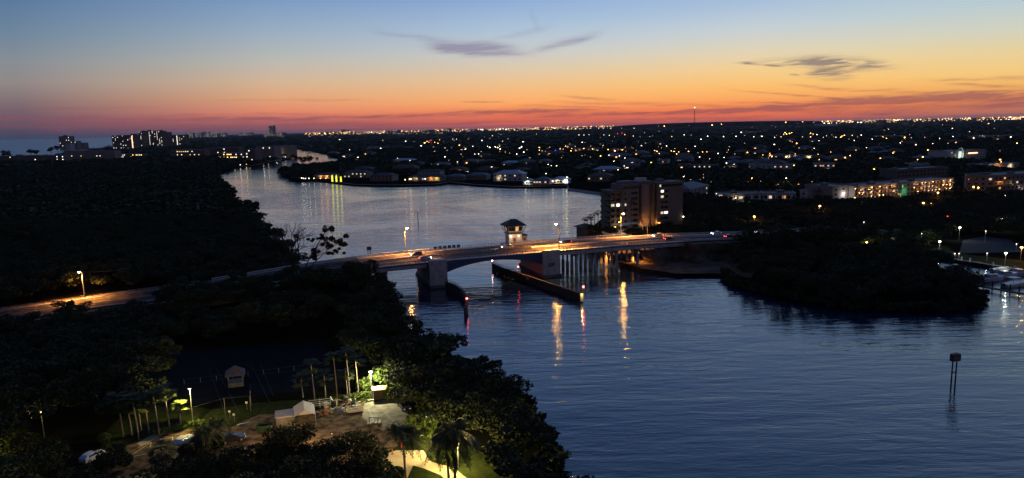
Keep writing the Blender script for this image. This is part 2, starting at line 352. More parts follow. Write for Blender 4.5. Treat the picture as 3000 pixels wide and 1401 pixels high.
_t.links.new(_c.outputs['Object'], _m.inputs[0]); _t.links.new(_m.outputs[0], _n2.inputs['Vector']); _t.links.new(_n2.outputs[0], _b.inputs['Height']); _t.links.new(_b.outputs[0], _p.inputs['Normal'])
sheet('sea', [(-59000, 500), (-1300, 500), (-1250, 1500), tuple(W(300, 460)[:2]), tuple(W(450, 432)[:2]), tuple(W(540, 418)[:2]), (-28500, 59000), (-59000, 59000)], .06, sm)
def G(lst, z=1.2): return [tuple(W(x, y, z)[:2]) for x, y in lst]
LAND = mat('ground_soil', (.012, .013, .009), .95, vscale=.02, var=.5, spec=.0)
COAST_A = [(1600,1580),(1612,1450),(1612,1350),(1585,1265),(1540,1195),(1475,1140),(1388,1092),(1300,1048),(1240,1012),(1195,988),(1165,962),(1148,938),(1125,900),(1110,868),(1070,846),(930,812),(850,752),(815,712),(765,672),(735,632),(690,595),(655,555),(636,530),(638,507),(699,490),(750,485),(814,470),(846,466),(855,459),(800,449),(650,437),(560,430)]
A = G(COAST_A); A = [(40, -60), (75, 40)] + A[1:]
SEA = [W(420, 416)[:2], W(490, 424)[:2], W(330, 437)[:2], W(250, 450)[:2], W(100, 470)[:2], W(0, 478)[:2]]
A += [tuple(W(700, 404)[:2]), tuple(W(560, 413)[:2])] + [tuple(p) for p in SEA[1:]] + [(-1500, 1200), (-900, -60)]
sheet('ground', A, 1.2, LAND, zb=-2)
COAST_B = [(700,436),(855,434),(912,443),(954,452),(1000,468),(985,480),(950,484),(870,490),(835,497),(823,505),(830,516),(875,527),(954,531),(971,534),(1041,542),(1157,544),(1274,541),(1318,534),(1387,542),(1500,548),(1668,546),(1664,553),(1710,559),(1766,566),(1764,640),(1730,668),(1700,690),(1712,720),(1764,752),(1880,788),(1982,803),(2122,800),(2160,830),(2280,862),(2380,882),(2490,895),(2645,902),(2800,899),(2862,886),(2868,855),(2800,838),(2765,800),(2735,757),(2780,757),(3000,796),(3300,850)]
B = G(COAST_B) + [(1500, 150), (60000, 9000), (60000, 60000), (-27000, 60000), tuple(W(500, 415)[:2]), tuple(W(540, 431)[:2])]
sheet('ground', B, 1.25, LAND, zb=-2)
PA, PB = np.array(A), np.array(B)
hb = MB()      # the long low hill on the right of the far horizon
hp = []
for i in range(29):
    u = i / 28; x = 1800 + 620 * u; h = 30 * math.sin(math.pi * u) ** .55 + 1.3 * math.sin(9 * u)
    d = ray(x, 372); d = d / math.hypot(d[0], d[1]); hp.append((d * 9000, h))
for r0, k in ((0, 0), (500, 1), (1400, 1), (2400, 0)):
    hb.v += [(float(p[0] * (1 + r0 / 9000)), float(p[1] * (1 + r0 / 9000)), float(1 + (h + 38) * k)) for p, h in hp]
for j in range(3): hb.f += [(j * 29 + i, j * 29 + i + 1, (j + 1) * 29 + i + 1, (j + 1) * 29 + i) for i in range(28)]; hb.m += [0] * 28
struct('hill', hb, LAND)

# ================================================================== the road over the bridge
RX = [-250, 0, 116, 247, 320, 437, 600, 750, 925, 1099, 1303, 1545, 1735, 1866, 1938, 2005, 2128, 2250, 2400, 2560]
RZ = [2.4, 2.6, 2.8, 3.0, 3.2, 3.6, 4.8, 6.2, 7.6, 8.6, 9.1, 9.4, 9.2, 8.8, 8.4, 8.0, 7.0, 5.8, 4.2, 3.0]
RN = [975, 937, 926, 903, 893, 880, 862, 842, 812, 786, 767.5, 745.5, 728, 716, 711, 710, 706, 699, 688, 676]
RF = [945, 914, 897, 875, 863, 850, 825, 801, 775, 745, 731, 713, 700, 691, 687, 685, 681, 676, 668, 658]
_near = np.array([W(x, y, z) for x, y, z in zip(RX, RN, RZ)]); _far = np.array([W(x, y, z) for x, y, z in zip(RX, RF, RZ)])
# the carriageway keeps an even width: take the middle line and set both edges off from it
_c = (_near + _far) / 2
for _ in range(2): _c[1:-1] = _c[1:-1] * .6 + (_c[:-2] + _c[2:]) * .2
_c[:, 2] = np.array(RZ)
_t = np.gradient(_c[:, :2], axis=0); _t /= np.linalg.norm(_t, axis=1)[:, None]; _n = np.stack([-_t[:, 1], _t[:, 0]], 1)
_hw = np.clip(np.linalg.norm((_far - _near)[:, :2], axis=1) / 2 * .93, 8.5, 11.5); _hw = np.convolve(np.pad(_hw, 2, 'edge'), np.ones(5) / 5, 'valid')
def _br0(x, v):
    c = np.array([np.interp(x, RX, _c[:, i]) for i in range(3)]); n = np.array([np.interp(x, RX, _n[:, 0]), np.interp(x, RX, _n[:, 1])]); n /= np.linalg.norm(n)
    w = np.interp(x, RX, _hw); return np.array([c[0] + n[0] * w * (2 * v - 1), c[1] + n[1] * w * (2 * v - 1), c[2]])
_ts = np.arange(-250, 2561, 5.0); _px = []
for _q in _ts:
    _p = _br0(_q, 0) - [0, 0, HC]; _px.append(CX + FPX * (_p @ RT) / (_p @ FW))
_px = np.maximum.accumulate(np.array(_px))
def BR(x, v, dz=0.0):
    """point of the road: x runs along it, v = 0 near edge .. 1 far edge, dz above the road surface"""
    x = float(np.interp(x, _px, _ts)) if x > -200 else x
    c = np.array([np.interp(x, RX, _c[:, i]) for i in range(3)]); n = np.array([np.interp(x, RX, _n[:, 0]), np.interp(x, RX, _n[:, 1])]); n /= np.linalg.norm(n)
    w = np.interp(x, RX, _hw); return np.array([c[0] + n[0] * w * (2 * v - 1), c[1] + n[1] * w * (2 * v - 1), c[2] + dz])
def BA(x):
    a, b = BR(x - 8, .5), BR(x + 8, .5); return math.atan2(b[1] - a[1], b[0] - a[0])
def strip(mb, xs, v0, v1, z0, z1, m=0):
    """a bar of rectangular section that follows the road"""
    rows = [[BR(x, v0, z0), BR(x, v1, z0), BR(x, v1, z1), BR(x, v0, z1)] for x in xs]; o = len(mb.v)
    for r in rows: mb.v += [tuple(map(float, q)) for q in r]
    for i in range(len(rows) - 1):
        for k in range(4): mb.f.append((o + i * 4 + k, o + i * 4 + (k + 1) % 4, o + (i + 1) * 4 + (k + 1) % 4, o + (i + 1) * 4 + k)[::-1]); mb.m.append(m)
    e = o + (len(rows) - 1) * 4; mb.f += [(o, o + 1, o + 2, o + 3)[::-1], (e, e + 1, e + 2, e + 3)]; mb.m += [m, m]
def xr(a, b, st=12):
    n = max(1, int(round(abs(b - a) / st))); return [a + (b - a) * i / n for i in range(n + 1)]
XL, XR = 1075, 2005
for a, b in ((-250, XL), (XR, 2560)):
    mb = MB(); strip(mb, xr(a, b), -.25, 1.25, -3.4, -.25); struct('embankment', mb, SAND)
    mb = MB(); strip(mb, xr(a, b), 0, 1, -.25, 0); struct('road', mb, ASPH if a > 0 else ASPHD)
    mb = MB(); strip(mb, xr(a, b), -.02, .09, 0.002, .15); strip(mb, xr(a, b), .91, 1.02, 0.002, .15); struct('pavement', mb, CONCD)
LINE = mat('road_marking_paint', (.55, .52, .42), .7, var=.3, vscale=2)
mb = MB()
for a, b in ((-250, 1306), (1640, 2560)):
    for v in (.12, .46, .54, .88): strip(mb, xr(a, b), v - .004, v + .004, .004, .01)
x = -240
while x < 2540:
    if not 1300 < x < 1640:
        for v in (.29, .71): strip(mb, [x, x + 14], v - .004, v + .004, .004, .01)
    x += 42
struct('road_marking', mb, LINE)

# the bank that slopes from the road down to the beach right of the bridge
mb = MB(); xsb = xr(1872, 2330, 16)
for x in xsb:
    a = BR(x, -.02, -2.2 if x < 2000 else -.4); f = W(x + 18, 768 + 8 * math.sin(x * .05), 1.25); 
    for k in range(6): u = k / 5; q = a * (1 - u) + f * u; mb.v.append((float(q[0] + .5 * math.sin(x * .7 + k * 2)), float(q[1] + .4 * math.sin(x * .9 + k)), float(q[2] - 1.2 * math.sin(math.pi * u) * .6 + (.25 * math.sin(x * .31 + k * 1.7) if 0 < k < 5 else 0))))
for i in range(len(xsb) - 1):
    for k in range(5): mb.f.append((i * 6 + k, i * 6 + k + 1, i * 6 + 7 + k, i * 6 + 6 + k)); mb.m.append(0)
struct('bank', mb, SAND)
bo = BR(1535, .5); bo = np.array([bo[0], bo[1], 0])
BRG = thing('bascule_bridge', 'long grey drawbridge with blue steel arch span carrying the lamplit road over the channel', 'bridge', bo)
def bp(name, mb, m, par=None): return mb.build(name, m, par or BRG, off=bo)
XA, XB = 1306, 1586                       # the two ends of the opening span
for a, b in ((XL, XA), (XB, XR)): mb = MB(); strip(mb, xr(a, b), 0, 1, -.5, 0); bp('deck', mb, ASPH)
mb = MB(); strip(mb, xr(XA, XB, 8), 0, 1, -.35, -.01); dk = bp('span_deck', mb, GRATE)
mb = MB()
for a, b in ((XL, XR),): strip(mb, xr(a, b), -.01, .085, 0.002, .18); strip(mb, xr(a, b), .915, 1.01, 0.002, .18)
bp('pavement', mb, CONC)
for v0 in (-.012, .99):                    # arched girders of the opening span
    for v in (v0,):
        mb = MB(); n = 26; o = 0
        for i in range(n + 1):
            x = XA + (XB - XA) * i / n; u = abs(2 * i / n - 1); dep = 1.3 + 3.0 * u ** 2.0
            mb.v += [tuple(BR(x, v, -dep)), tuple(BR(x, v + .022, -dep)), tuple(BR(x, v + .022, -.02)), tuple(BR(x, v, -.02))]
        for i in range(n):
            for k in range(4): mb.f.append((i * 4 + k, i * 4 + (k + 1) % 4, i * 4 + 4 + (k + 1) % 4, i * 4 + 4 + k)[::-1]); mb.m.append(0)
        for k in range(0, n + 1, 2):
            x = XA + (XB - XA) * k / n; u = abs(2 * k / n - 1); dep = 1.3 + 3.0 * u ** 2.0
            if v < .5: mb.beam(BR(x, v - .006, -dep / 2 - .02), BR(x, v, -dep / 2 - .02), .18, dep - .1)
        bp('arch_girder', mb, BLUES)
for v in (.3, .68):
    mb = MB(); n = 20
    for i in range(n):
        x0 = XA + (XB - XA) * i / n; x1 = XA + (XB - XA) * (i + 1) / n; u = abs(2 * (i + .5) / n - 1); dep = 1.2 + 2.4 * u ** 2
        mb.beam(BR(x0, v, -.4 - dep / 2), BR(x1, v, -.4 - dep / 2), .35, dep)
    bp('inner_girder', mb, BLUES)
for a, b in ((XL, 1250), (1640, XR)):       # concrete beams of the approach spans
    for v in (0.0, .24, .49, .74, .965):
        mb = MB(); strip(mb, xr(a, b), v, v + .035, -1.75, -.502); bp('concrete_beam', mb, CONC if v == 0 else CONCD)
def pier(x0, x1, label=None):
    mb = MB(); P = [BR(x0, -.09), BR(x1, -.09), BR(x1, 1.09), BR(x0, 1.09)]; mb.prism([tuple(p[:2]) for p in P], -3, min(p[2] for p in P) - .52)
    o = bp('pier', mb, CONC)
    mb = MB(); Q = [BR(x0 - 3, -.13), BR(x1 + 3, -.13), BR(x1 + 3, 1.13), BR(x0 - 3, 1.13)]; mb.prism([tuple(p[:2]) for p in Q], -3, .9)
    bp('pier_footing', mb, CONCD, o)
    for xx, vv in ((x0, -.09), ):            # the upstand that carries the railing past the pier
        mb = MB(); P = [BR(x0, -.09), BR(x1, -.09), BR(x1, -.012), BR(x0, -.012)]; mb.prism([tuple(p[:2]) for p in P], min(p[2] for p in P) - .515, max(p[2] for p in P) + .9)
        bp('pier_upstand', mb, CONC, o)
    return o
pier(1255, XA); p2 = pier(XB, 1634)
mb = MB(); a = BR(1600, -.092, -4.6); b = BR(1618, -.092, -4.6); mb.beam(a, b, .12, 1.5); bp('access_hatch', mb, CONCD, p2)
for x in (1130, 1690, 1745, 1808, 1870, 1940):       # pile bents
    cap = MB(); cap.beam(BR(x, .0, -2.25), BR(x, 1.0, -2.25), 1.1, .95); c = bp('bent_cap', cap, CONCD)
    for k in range(6):
        v = .02 + k * .192; t = BR(x, v); mb = MB(); mb.tube((t[0], t[1], -2.5), (t[0], t[1], t[2] - 2.7), .42, .42, 10); mb.tube((t[0], t[1], -2.6), (t[0], t[1], 3.2), .66, .66, 10)
        bp('pile', mb, CONC, c)
# railings
def railing(x0, x1, v, kind, name):
    mb = MB(); xs = xr(x0, x1, 10 if kind == 'c' else 9)
    if kind == 'c':                         # concrete parapet with openings
        strip(mb, xs, v - .008, v + .008, .18, .45); strip(mb, xs, v - .01, v + .01, .86, 1.15)
        for x in xs: mb.beam(BR(x - 1.6, v, .655), BR(x + 1.6, v, .655), .26, .43)
        return bp(name, mb, CONCL)
    strip(mb, xs, v - .004, v + .004, 1.0, 1.12); strip(mb, xs, v - .003, v + .003, .55, .62)
    for x in xs: p = BR(x, v); mb.box((p[0], p[1], p[2] + .62), (.16, .16, .96), BA(x))
    return bp(name, mb, GALV)
railing(XL, XA, .992, 'c', 'parapet'); railing(XA, 1535, .99, 's', 'railing'); railing(1560, XR - 90, .992, 'c', 'parapet')
railing(XL, 1255, .008, 's', 'railing'); railing(XA, XB, .008, 's', 'railing'); railing(1634, XR, .008, 's', 'railing')
railing(XA, XB, .5, 's', 'median_railing')
for a, b in ((XL, XA), (XB, XR)): mb = MB(); strip(mb, xr(a, b), .492, .508, .004, .62); bp('median_barrier', mb, CONCL)
mb = MB()
for x in xr(1312, 1385, 14): mb.beam(BR(x - 5, 1.0, 1.15), BR(x + 5, 1.0, 1.15), .5, 1.1)
bp('machinery_cabinet', mb, DARKS)

def guard(name, label, xs, v, off=1.0):
    base = BR(xs[0], v); t = thing(name, label, 'guard rail', base)
    mb = MB()
    for a, b in zip(xs, xs[1:]): mb.beam(BR(a, v, .62), BR(b, v, .62), .08, .32)
    mb.build('rail', GALV, t, off=base)
    for x in xs[::2]: p = BR(x, v); MB().box((p[0], p[1], p[2] + .3), (.15, .15, .9), BA(x)).build('post', WOODD, t, off=base)
guard('guard_rail', 'steel guard rail along the far side of the orange lit causeway road', xr(-240, 560, 14), 1.04)
def wallrail(name, label, x0, x1, v):
    base = BR(x0, v); mb = MB(); xs = xr(x0, x1, 11); strip(mb, xs, v - .008, v + .008, .1, .42); strip(mb, xs, v - .01, v + .01, .82, 1.1)
    for x in xs: mb.beam(BR(x - 1.6, v, .62), BR(x + 1.6, v, .62), .26, .42)
    tag(mb.build(name, CONCL, None, off=base), label, 'parapet').location = base
wallrail('causeway_parapet', 'pale pierced concrete parapet climbing towards the bridge behind the bare tree', 600, XL - 4, 1.0)
base = BR(2010, .5); mb = MB(); strip(mb, xr(2010, 2420, 14), .49, .51, .004, .8); o = mb.build('median_wall', CONCL, None, off=base); o.location = base; tag(o, 'low concrete barrier between the carriageways right of the bridge', 'barrier')
base = BR(2010, 0); mb = MB(); strip(mb, xr(2010, 2420, 14), 0.0, .012, .2, .9); o = mb.build('roadside_wall', CONCL, None, off=base); o.location = base; tag(o, 'low concrete wall on the near edge of the road right of the bridge', 'wall')

# bridge keeper's tower
ta = BA(1535); tb = BR(1572, 1.2); tb = np.array([tb[0], tb[1], tb[2] - .4])
T = thing('bridge_tower', 'small cream bridge keeper tower with flared hipped roof on the far side of the drawbridge', 'tower', tb, ta)
mb = MB().box((0, 0, -2.4), (8.4, 5.4, 4.8)); mb.build('platform', CONC, T)
mb = MB().box((0, 0, 1.75), (5.0, 4.6, 3.5)); w = mb.build('lower_wall', CONCL, T)
mb = MB().box((3.6, .2, 1.3), (2.2, 3.6, 2.6)); mb.build('annex_wall', CONCL, T)
mb = MB().box((3.7, .2, 2.72), (3.0, 4.2, .2)); mb.build('annex_roof', ROOFT, T)
mb = MB().box((0, 0, 3.6), (5.8, 5.4, .2)); mb.build('balcony', CONCD, T)
mb = MB()
a, b, z0, z1 = 2.35, 2.85, 3.7, 6.3
for s0, s1 in (((-1, -1), (1, -1)), ((1, -1), (1, 1)), ((1, 1), (-1, 1)), ((-1, 1), (-1, -1))):
    mb.add([(s0[0] * a, s0[1] * a * .9, z0), (s1[0] * a, s1[1] * a * .9, z0), (s1[0] * (a + .13), s1[1] * (a + .13) * .9, z0 + .8), (s0[0] * (a + .13), s0[1] * (a + .13) * .9, z0 + .8)], [(0, 1, 2, 3)])
    mb.add([(s0[0] * (b - .05), s0[1] * (b - .05) * .9, z1 - .3), (s1[0] * (b - .05), s1[1] * (b - .05) * .9, z1 - .3), (s1[0] * b, s1[1] * b * .9, z1), (s0[0] * b, s0[1] * b * .9, z1)], [(0, 1, 2, 3)])
mb.build('cab_wall', CONCL, T)
for s0, s1 in (((-1, -1), (1, -1)), ((1, -1), (1, 1)), ((1, 1), (-1, 1)), ((-1, 1), (-1, -1))):
    for k in range(4):
        u0, u1 = k / 4 + .02, (k + 1) / 4 - .02; q = []
        for u, zz, r in ((u0, z0 + .8, a + .11), (u1, z0 + .8, a + .11), (u1, z1 - .3, b - .08), (u0, z1 - .3, b - .08)):
            q.append(((s0[0] + (s1[0] - s0[0]) * u) * r, (s0[1] + (s1[1] - s0[1]) * u) * r * .9, zz))
        MB().add(q, [(0, 1, 2, 3)]).build('window', WIN['o'] if (k == 2 and s0 == (-1, -1)) or (k == 1 and s0 == (-1, 1)) else GLASS, T)
    for k in range(4):
        u = k / 4; x0, y0 = (s0[0] + (s1[0] - s0[0]) * u), (s0[1] + (s1[1] - s0[1]) * u)
        MB().tube((x0 * (a + .12), y0 * (a + .12) * .9, z0 + .8), (x0 * b, y0 * b * .9, z1 - .3), .07).build('mullion', DARKS, T)
mb = MB().hip(-2.85, 2.85, -2.6, 2.6, 6.55, 1.9, ov=1.1, ridge=2.9); rf = mb.build('roof', mat('dark_green_roof', (.03, .05, .045), .7), T)
for sx in (-1, 1):
    for sy in (-1, 1): MB().tube((sx * 2.7, sy * 2.4, 4.0), (sx * 3.7, sy * 3.4, 6.2), .09).build('eaves_brace', WOODD, T)
MB().tube((2.2, 1, 8.0), (2.2, 1, 10.6), .04, .02).build('antenna', DARKS, rf)
MB().box((-.4, -2.33, 1.1), (1.0, .08, 2.2)).build('door', mat('brown_door', (.25, .11, .05), .7), T)
MB().box((3.6, -1.63, 1.0), (.9, .08, 2.0)).build('door', mat('brown_door', (.25, .11, .05), .7), T)
l = MB().sphere((-1.7, -2.45, 2.9), .16).build('wall_lamp', E('tower_lamp', (1, .8, .45), 14), T)
light('lamp_light', T, (-1.9, -3.6, 2.6), 190, (1, .66, .36), .3); light('lamp_light', T, (1.4, -3.6, 2.6), 120, (1, .6, .3), .3); light('lamp_light', T, (-.5, -1.2, 5.6), 45, WARM, .1)  # second light added to brighten the right side of the walls
MB().sphere((1.2, -2.42, 2.9), .14).build('wall_lamp', E('tower_lamp', (1, .8, .45), 14), T)

T.scale = (1.12, 1.12, 1.2)
# timber fender walls that guide the boats
def fender(label, pts, z, rail=None, piles=True):
    P = [W(x, y, z) for x, y in pts]; Q = []
    for a, b in zip(P, P[1:]):
        n = max(2, int(np.linalg.norm(b - a) / 1.6)); Q += [a + (b - a) * i / n for i in range(n)]
    Q.append(P[-1]); base = np.array([P[0][0], P[0][1], 0]); t = thing('fender_wall', label, 'fender', base)
    mb = MB()
    for a, b in zip(Q, Q[1:]):
        for k in range(6): zz = z - .2 - k * (z / 5.2); mb.beam((a[0], a[1], zz), (b[0], b[1], zz), .3, z / 5.2 - .1)
    mb.build('boards', WOODD, t, off=base)
    mb = MB()
    for a, b in zip(Q, Q[1:]): mb.beam((a[0], a[1], z + .05), (b[0], b[1], z + .05), .9, .1)
    mb.build('walkway', WOODD, t, off=base)
    mb = MB()
    for q in Q[::2]: mb.tube((q[0], q[1], -2), (q[0], q[1], z - .02), .22, .2, 7)
    mb.build('pile', WOODD, t, off=base)
    if rail:
        R = Q[int(len(Q) * rail[0]):int(len(Q) * rail[1]) + 1]; mb = MB(); d = np.array([0, 0, 1.0])
        for a, b in zip(R, R[1:]):
            for h in (.6, 1.1): mb.tube(a + d * h, b + d * h, .06, n=4)
        for a in R: mb.tube(a, a + d * 1.1, .06, n=4)
        mb.build('handrail', DARKS, t, off=base)
    return t, P, base
fl, PL, b0 = fender('curved dark timber fender wall running from the left bridge pier', [(1306,826),(1332,836),(1352,850),(1364,868),(1368,885),(1360,905)], 2.6, (0, .95))
fr, PR, b1 = fender('long dark timber fender wall in front of the right bridge pier', [(1442,772),(1470,785),(1518,800),(1563,814),(1610,830),(1655,845),(1706,862)], 2.6, (0, .35))
def beacon(label, p, z0, h, colour, col, glow=0.0, power=40, r=.3):
    t = thing('navigation_light', label, 'light', (p[0], p[1], z0))
    MB().tube((0, 0, 0), (0, 0, h), .09, n=6).build('post', DARKS, t); MB().tube((0, 0, h), (0, 0, h + .25), .2, n=8).build('lamp_base', DARKS, t)
    MB().sphere((0, 0, h + .35 + r), r).build('lamp', E('nav_' + colour, col, 45, True), t)
    return t
p = W(1358, 884, 3.2); beacon('red light at the tip of the curved left fender wall', PL[-2], 2.7, .35, 'red', RED)
beacon('red light on the tip of the long right fender wall', PR[-1] + np.array([.4, .3, 0]), 2.7, 1.6, 'red', RED, r=.32)
q = BR(1575, -.14); p = W(1518, 787, 3.0); beacon('red light beside the right pier halfway along the fender wall', (p[0], p[1]), 2.7, .3, 'red', RED, r=.28)
t = beacon('pale pink light at the far end of the right fender wall', PR[0], 2.7, .5, 'pink', (1, .5, .45), r=.2)
# lit board at the end of the right fender
sg = thing('fender_board', 'tall board lit yellow from above at the tip of the right fender wall', 'board', (PR[-1][0] - .2, PR[-1][1] - .5, 1.0))
MB().box((0, 0, .6), (.9, .14, 2.6)).build('panel', mat('cream_board', (.75, .7, .5), .7), sg); MB().box((0, .15, 0), (.16, .14, 3.4)).build('post', WOODD, sg)
light('board_light', sg, (0, -1.0, 2.1), 170, YEL, .08)

# navigation marks
def daymark(label, px, py, h, name='channel_marker', piles=2, s=1.0):
    p = W(px, py, 0); t = thing(name, label, 'channel marker', p, .25)
    for k in range(piles):
        x = (k - (piles - 1) / 2) * 1.05 * s; MB().tube((x, 0, -3), (x, 0, h), .16 * s, .13 * s, 8).build('pile', WOODD, t)
    if piles > 1:
        MB().box((0, -.05, h - .1), (2.0 * s, .9 * s, 1.5 * s)).build('box', mat('marker_box', (.06, .05, .055), .8), t)
        MB().box((.0, -.05 - .47 * s, h - .1), (1.8 * s, .06, 1.35 * s)).build('sign_panel', mat('marker_panel', (.2, .13, .13), .7, var=.5, vscale=2.5), t)
        MB().box((0, 0, h * .45), (1.3 * s, .12, .16)).build('cross_brace', WOODD, t)
    return t
daymark('two-legged channel marker with dark box on top standing in the near water', 2792, 1128, 6.2)
daymark('single thin post standing in the lake behind the bridge', 1225, 650, 6.0, 'mooring_post', 1, 1.5)
daymark('small two-legged channel marker behind the bare tree left of the bridge', 870, 733, 7.0, s=1.25)
daymark('small dark sign on a post in the water beyond the bridge parapet', 1083, 760, 5.0, s=1.0)
# ================================================================== buildings
FOOT = [(72.0, 374.0, .4, 44, 16, 10)]
def facade_box(name, label, cat, xl, yl, xr_, yr, h, depth, floors, cols, wallm, lit='', z0=1.3, win=(1.6, 1.3), group=None, roof='flat', parapet=.7, seed=0, balc=False, roofm=None, end_cols=0, skip=(), lamps=()):
    """a block whose front foot runs between two surveyed points; lit: dict or string of (col, floor): colour key"""
    a, b = W(xl, yl, z0), W(xr_, yr, z0); L = float(np.linalg.norm((b - a)[:2])); rz = math.atan2(b[1] - a[1], b[0] - a[0])
    t = thing(name, label, cat, (a + b) / 2, rz, group); fh = h / floors; c_ = (a + b) / 2; FOOT.append((c_[0], c_[1], rz, L, depth, 14 if c_[1] < 620 else 45 if c_[1] < 1000 else 90))
    MB().box((0, depth / 2, h / 2), (L, depth, h)).build('wall', wallm, t)
    if roof == 'flat':
        mb = MB(); mb.box((0, depth / 2, h + .15), (L + .5, depth + .5, .3)); r = mb.build('roof', roofm or ROOFG, t)
        mb = MB()
        for c, d in (((0, -.1, h + .3 + parapet / 2), (L + .5, .3, parapet)), ((0, depth + .1, h + .3 + parapet / 2), (L + .5, .3, parapet)), ((-L / 2 - .1, depth / 2, h + .3 + parapet / 2), (.3, depth - .1, parapet)), ((L / 2 + .1, depth / 2, h + .3 + parapet / 2), (.3, depth - .1, parapet))): mb.box(c, d)
        mb.build('roof_parapet', wallm, r)
        rr = random.Random(seed)
        for k in range(max(1, int(L // 22))):
            MB().box((-L / 2 + 6 + k * 20 + rr.random() * 6, depth * (.35 + .3 * rr.random()), h + 1.0), (3 + 2 * rr.random(), 3, 1.4 + rr.random())).build('roof_unit', ROOFG, r)
    else: MB().hip(-L / 2, L / 2, 0, depth, h, min(depth, L) * .2, ov=.7).build('roof', roofm or ROOFT, t)
    rr = random.Random(seed + 5)
    for i in range(cols):
        for j in range(floors):
            if (i, j) in skip: continue
            k = lit.get((i, j)) if isinstance(lit, dict) else (rr.choice(lit) if lit and rr.random() < .38 else None)
            x = -L / 2 + L * (i + .5) / cols; z = fh * (j + .52)
            MB().box((x, -.03, z), (min(win[0], L / cols * .8), .1, win[1])).build('window', WIN[k] if k else GLASS, t)
    for j in range(end_cols):
        for f in range(floors):
            MB().box((-L / 2 - .03, depth * (j + .5) / end_cols, fh * (f + .52)), (.1, 1.3, win[1])).build('window', WIN['w'] if rr.random() < .15 else GLASS, t)
    if balc:
        for j in range(floors):
            mb = MB(); mb.box((0, -.75, fh * j + .0 + (.08 if j == 0 else 0)), (L * .98, 1.5, .18)); s = mb.build('walkway', wallm, t)
            mb = MB(); mb.box((0, -1.45, fh * j + .6), (L * .98, .1, .9)); mb.build('balustrade', wallm, s)
    for lx, lz, pw, cc in lamps: light('wall_light', t, (lx * L / 2, -2.0, lz), pw, cc, .25, 155, (RAD(90), 0, 0))
    return t, L

# --- the tall apartment block right of the bridge
a, b = W(1822, 700, 2.0), W(2008, 646, 2.0)
a = np.array([51.5, 332.0, 1.6]); dirx = np.array([math.cos(.62), math.sin(.62)])
bz = .60; apt = thing('apartment_block', 'tall eight storey concrete apartment block lit orange from below beside the bridge', 'building', W(1823, 673, 1.6) + np.array([12.3 * 1.15 * math.cos(.4), 12.3 * 1.15 * math.sin(.4), 0]), .4)
apt.scale = (1.15, .62, 1.0)
AW = mat('apartment_stucco', (.15, .128, .12), .9, vscale=.4, var=.2); fh = 2.9; H8 = 8 * fh
mb = MB(); mb.box((-7.8, 9, H8 / 2), (9.0, 18, H8)); mb.build('wing', AW, apt)                      # middle-left block
mb = MB(); mb.box((1.6, 12, H8 / 2 + .6), (9.8, 16, H8 + 1.2)); mb.build('core', AW, apt)
mb = MB(); mb.box((13.8, 9, H8 / 2), (14.6, 18, H8)); mb.build('wing', AW, apt)
mb = MB(); mb.box((-15.1, 10, H8 / 2 - 1.4), (5.5, 15.5, H8 - 2.8)); mb.build('wing', STUCD, apt)
mb = MB(); mb.box((1.2, 3.4, H8 / 2 + .3), (4.0, 1.2, H8 - 1)); mb.build('stair_panel', mat('pale_panel', (.23, .2, .18), .8), apt)
for x in (-1.8, 5.0): mb = MB(); mb.box((x, 2.0, H8 / 2), (.5, 3.9, H8 - .6)); mb.build('pilaster', AW, apt)
r = MB().box((-7.8, 9, H8 + .25), (9.5, 18.5, .5)).build('roof', CONCD, apt); MB().box((13.8, 9, H8 + .25), (15.1, 18.5, .5)).build('roof', CONCD, apt)
MB().box((-15.1, 10, H8 - 2.6), (6.0, 16, .4)).build('roof', CONCD, apt)
MB().box((-8, 9, H8 + 1.2), (7, 8, 1.4)).build('roof_unit', ROOFG, r); MB().box((12, 11, H8 + 1.1), (4, 4, 1.2)).build('roof_unit', ROOFG, r); MB().box((2, 13, H8 + 2.0), (5, 5, 1.8)).build('roof_unit', CONCL, r)
rr = random.Random(3)
for j in range(8):
    z = fh * (j + .5)
    if j == 7:
        MB().box((-7.8, -.06, z + .1), (8.4, .16, 1.3)).build('window_band', GLASS, apt); MB().box((14.2, -.06, z + .1), (13, .16, 1.3)).build('window_band', GLASS, apt)
        MB().box((8.2, -.2, z + .1), (.8, .1, 1.2)).build('window', WIN['w'], apt); continue
    lit7 = {6: 'W', 5: 'w', 2: 'w'}.get(j)
    MB().box((9.4, -.05, z), (1.5, .12, 1.25)).build('window', WIN[lit7] if lit7 else GLASS, apt)
    MB().box((11.6, -.05, z), (1.9, .12, 1.25)).build('window', WIN['W'] if j == 2 else GLASS, apt)
    MB().box((-5.8, -.05, z), (3.6, .12, 1.15)).build('window', GLASS, apt)
    MB().box((-10.6, -.05, z), (.9, .12, 1.1)).build('window', WIN['w'] if j == 4 else GLASS, apt)
    for k, y in enumerate((4.5, 8.5, 12.5)):
        MB().box((-17.88, y, z - .1), (.12, 3.0, 1.9)).build('window', WIN['w'] if (j, k) == (4, 9) else GLASS, apt) if j < 7 else None
    for k, x in enumerate((-16.6, -13.8)):
        MB().box((x, 2.2, z - .1), (1.7, .12, 1.5)).build('window', WIN['W'] if (j, k) in ((4, 1),) else (WIN['w'] if (j, k) in ((4, 0),) else GLASS), apt)
    s = MB().box((-16.6, 1.6, z - 1.5), (2.4, 1.2, .18)).build('balcony', CONCD, apt); MB().box((-16.6, 1.05, z - 1.0), (2.4, .1, .8)).build('balustrade', CONCD, s)
    s = MB().box((-18.5, 9, z - 1.5), (1.2, 12, .18)).build('balcony', CONCD, apt); MB().box((-19.05, 9, z - 1.0), (.1, 12, .8)).build('balustrade', CONCD, s)
    if j < 7: s = MB().box((21.7, 12, z - 1.5), (1.2, 10, .18)).build('balcony', CONCD, apt)
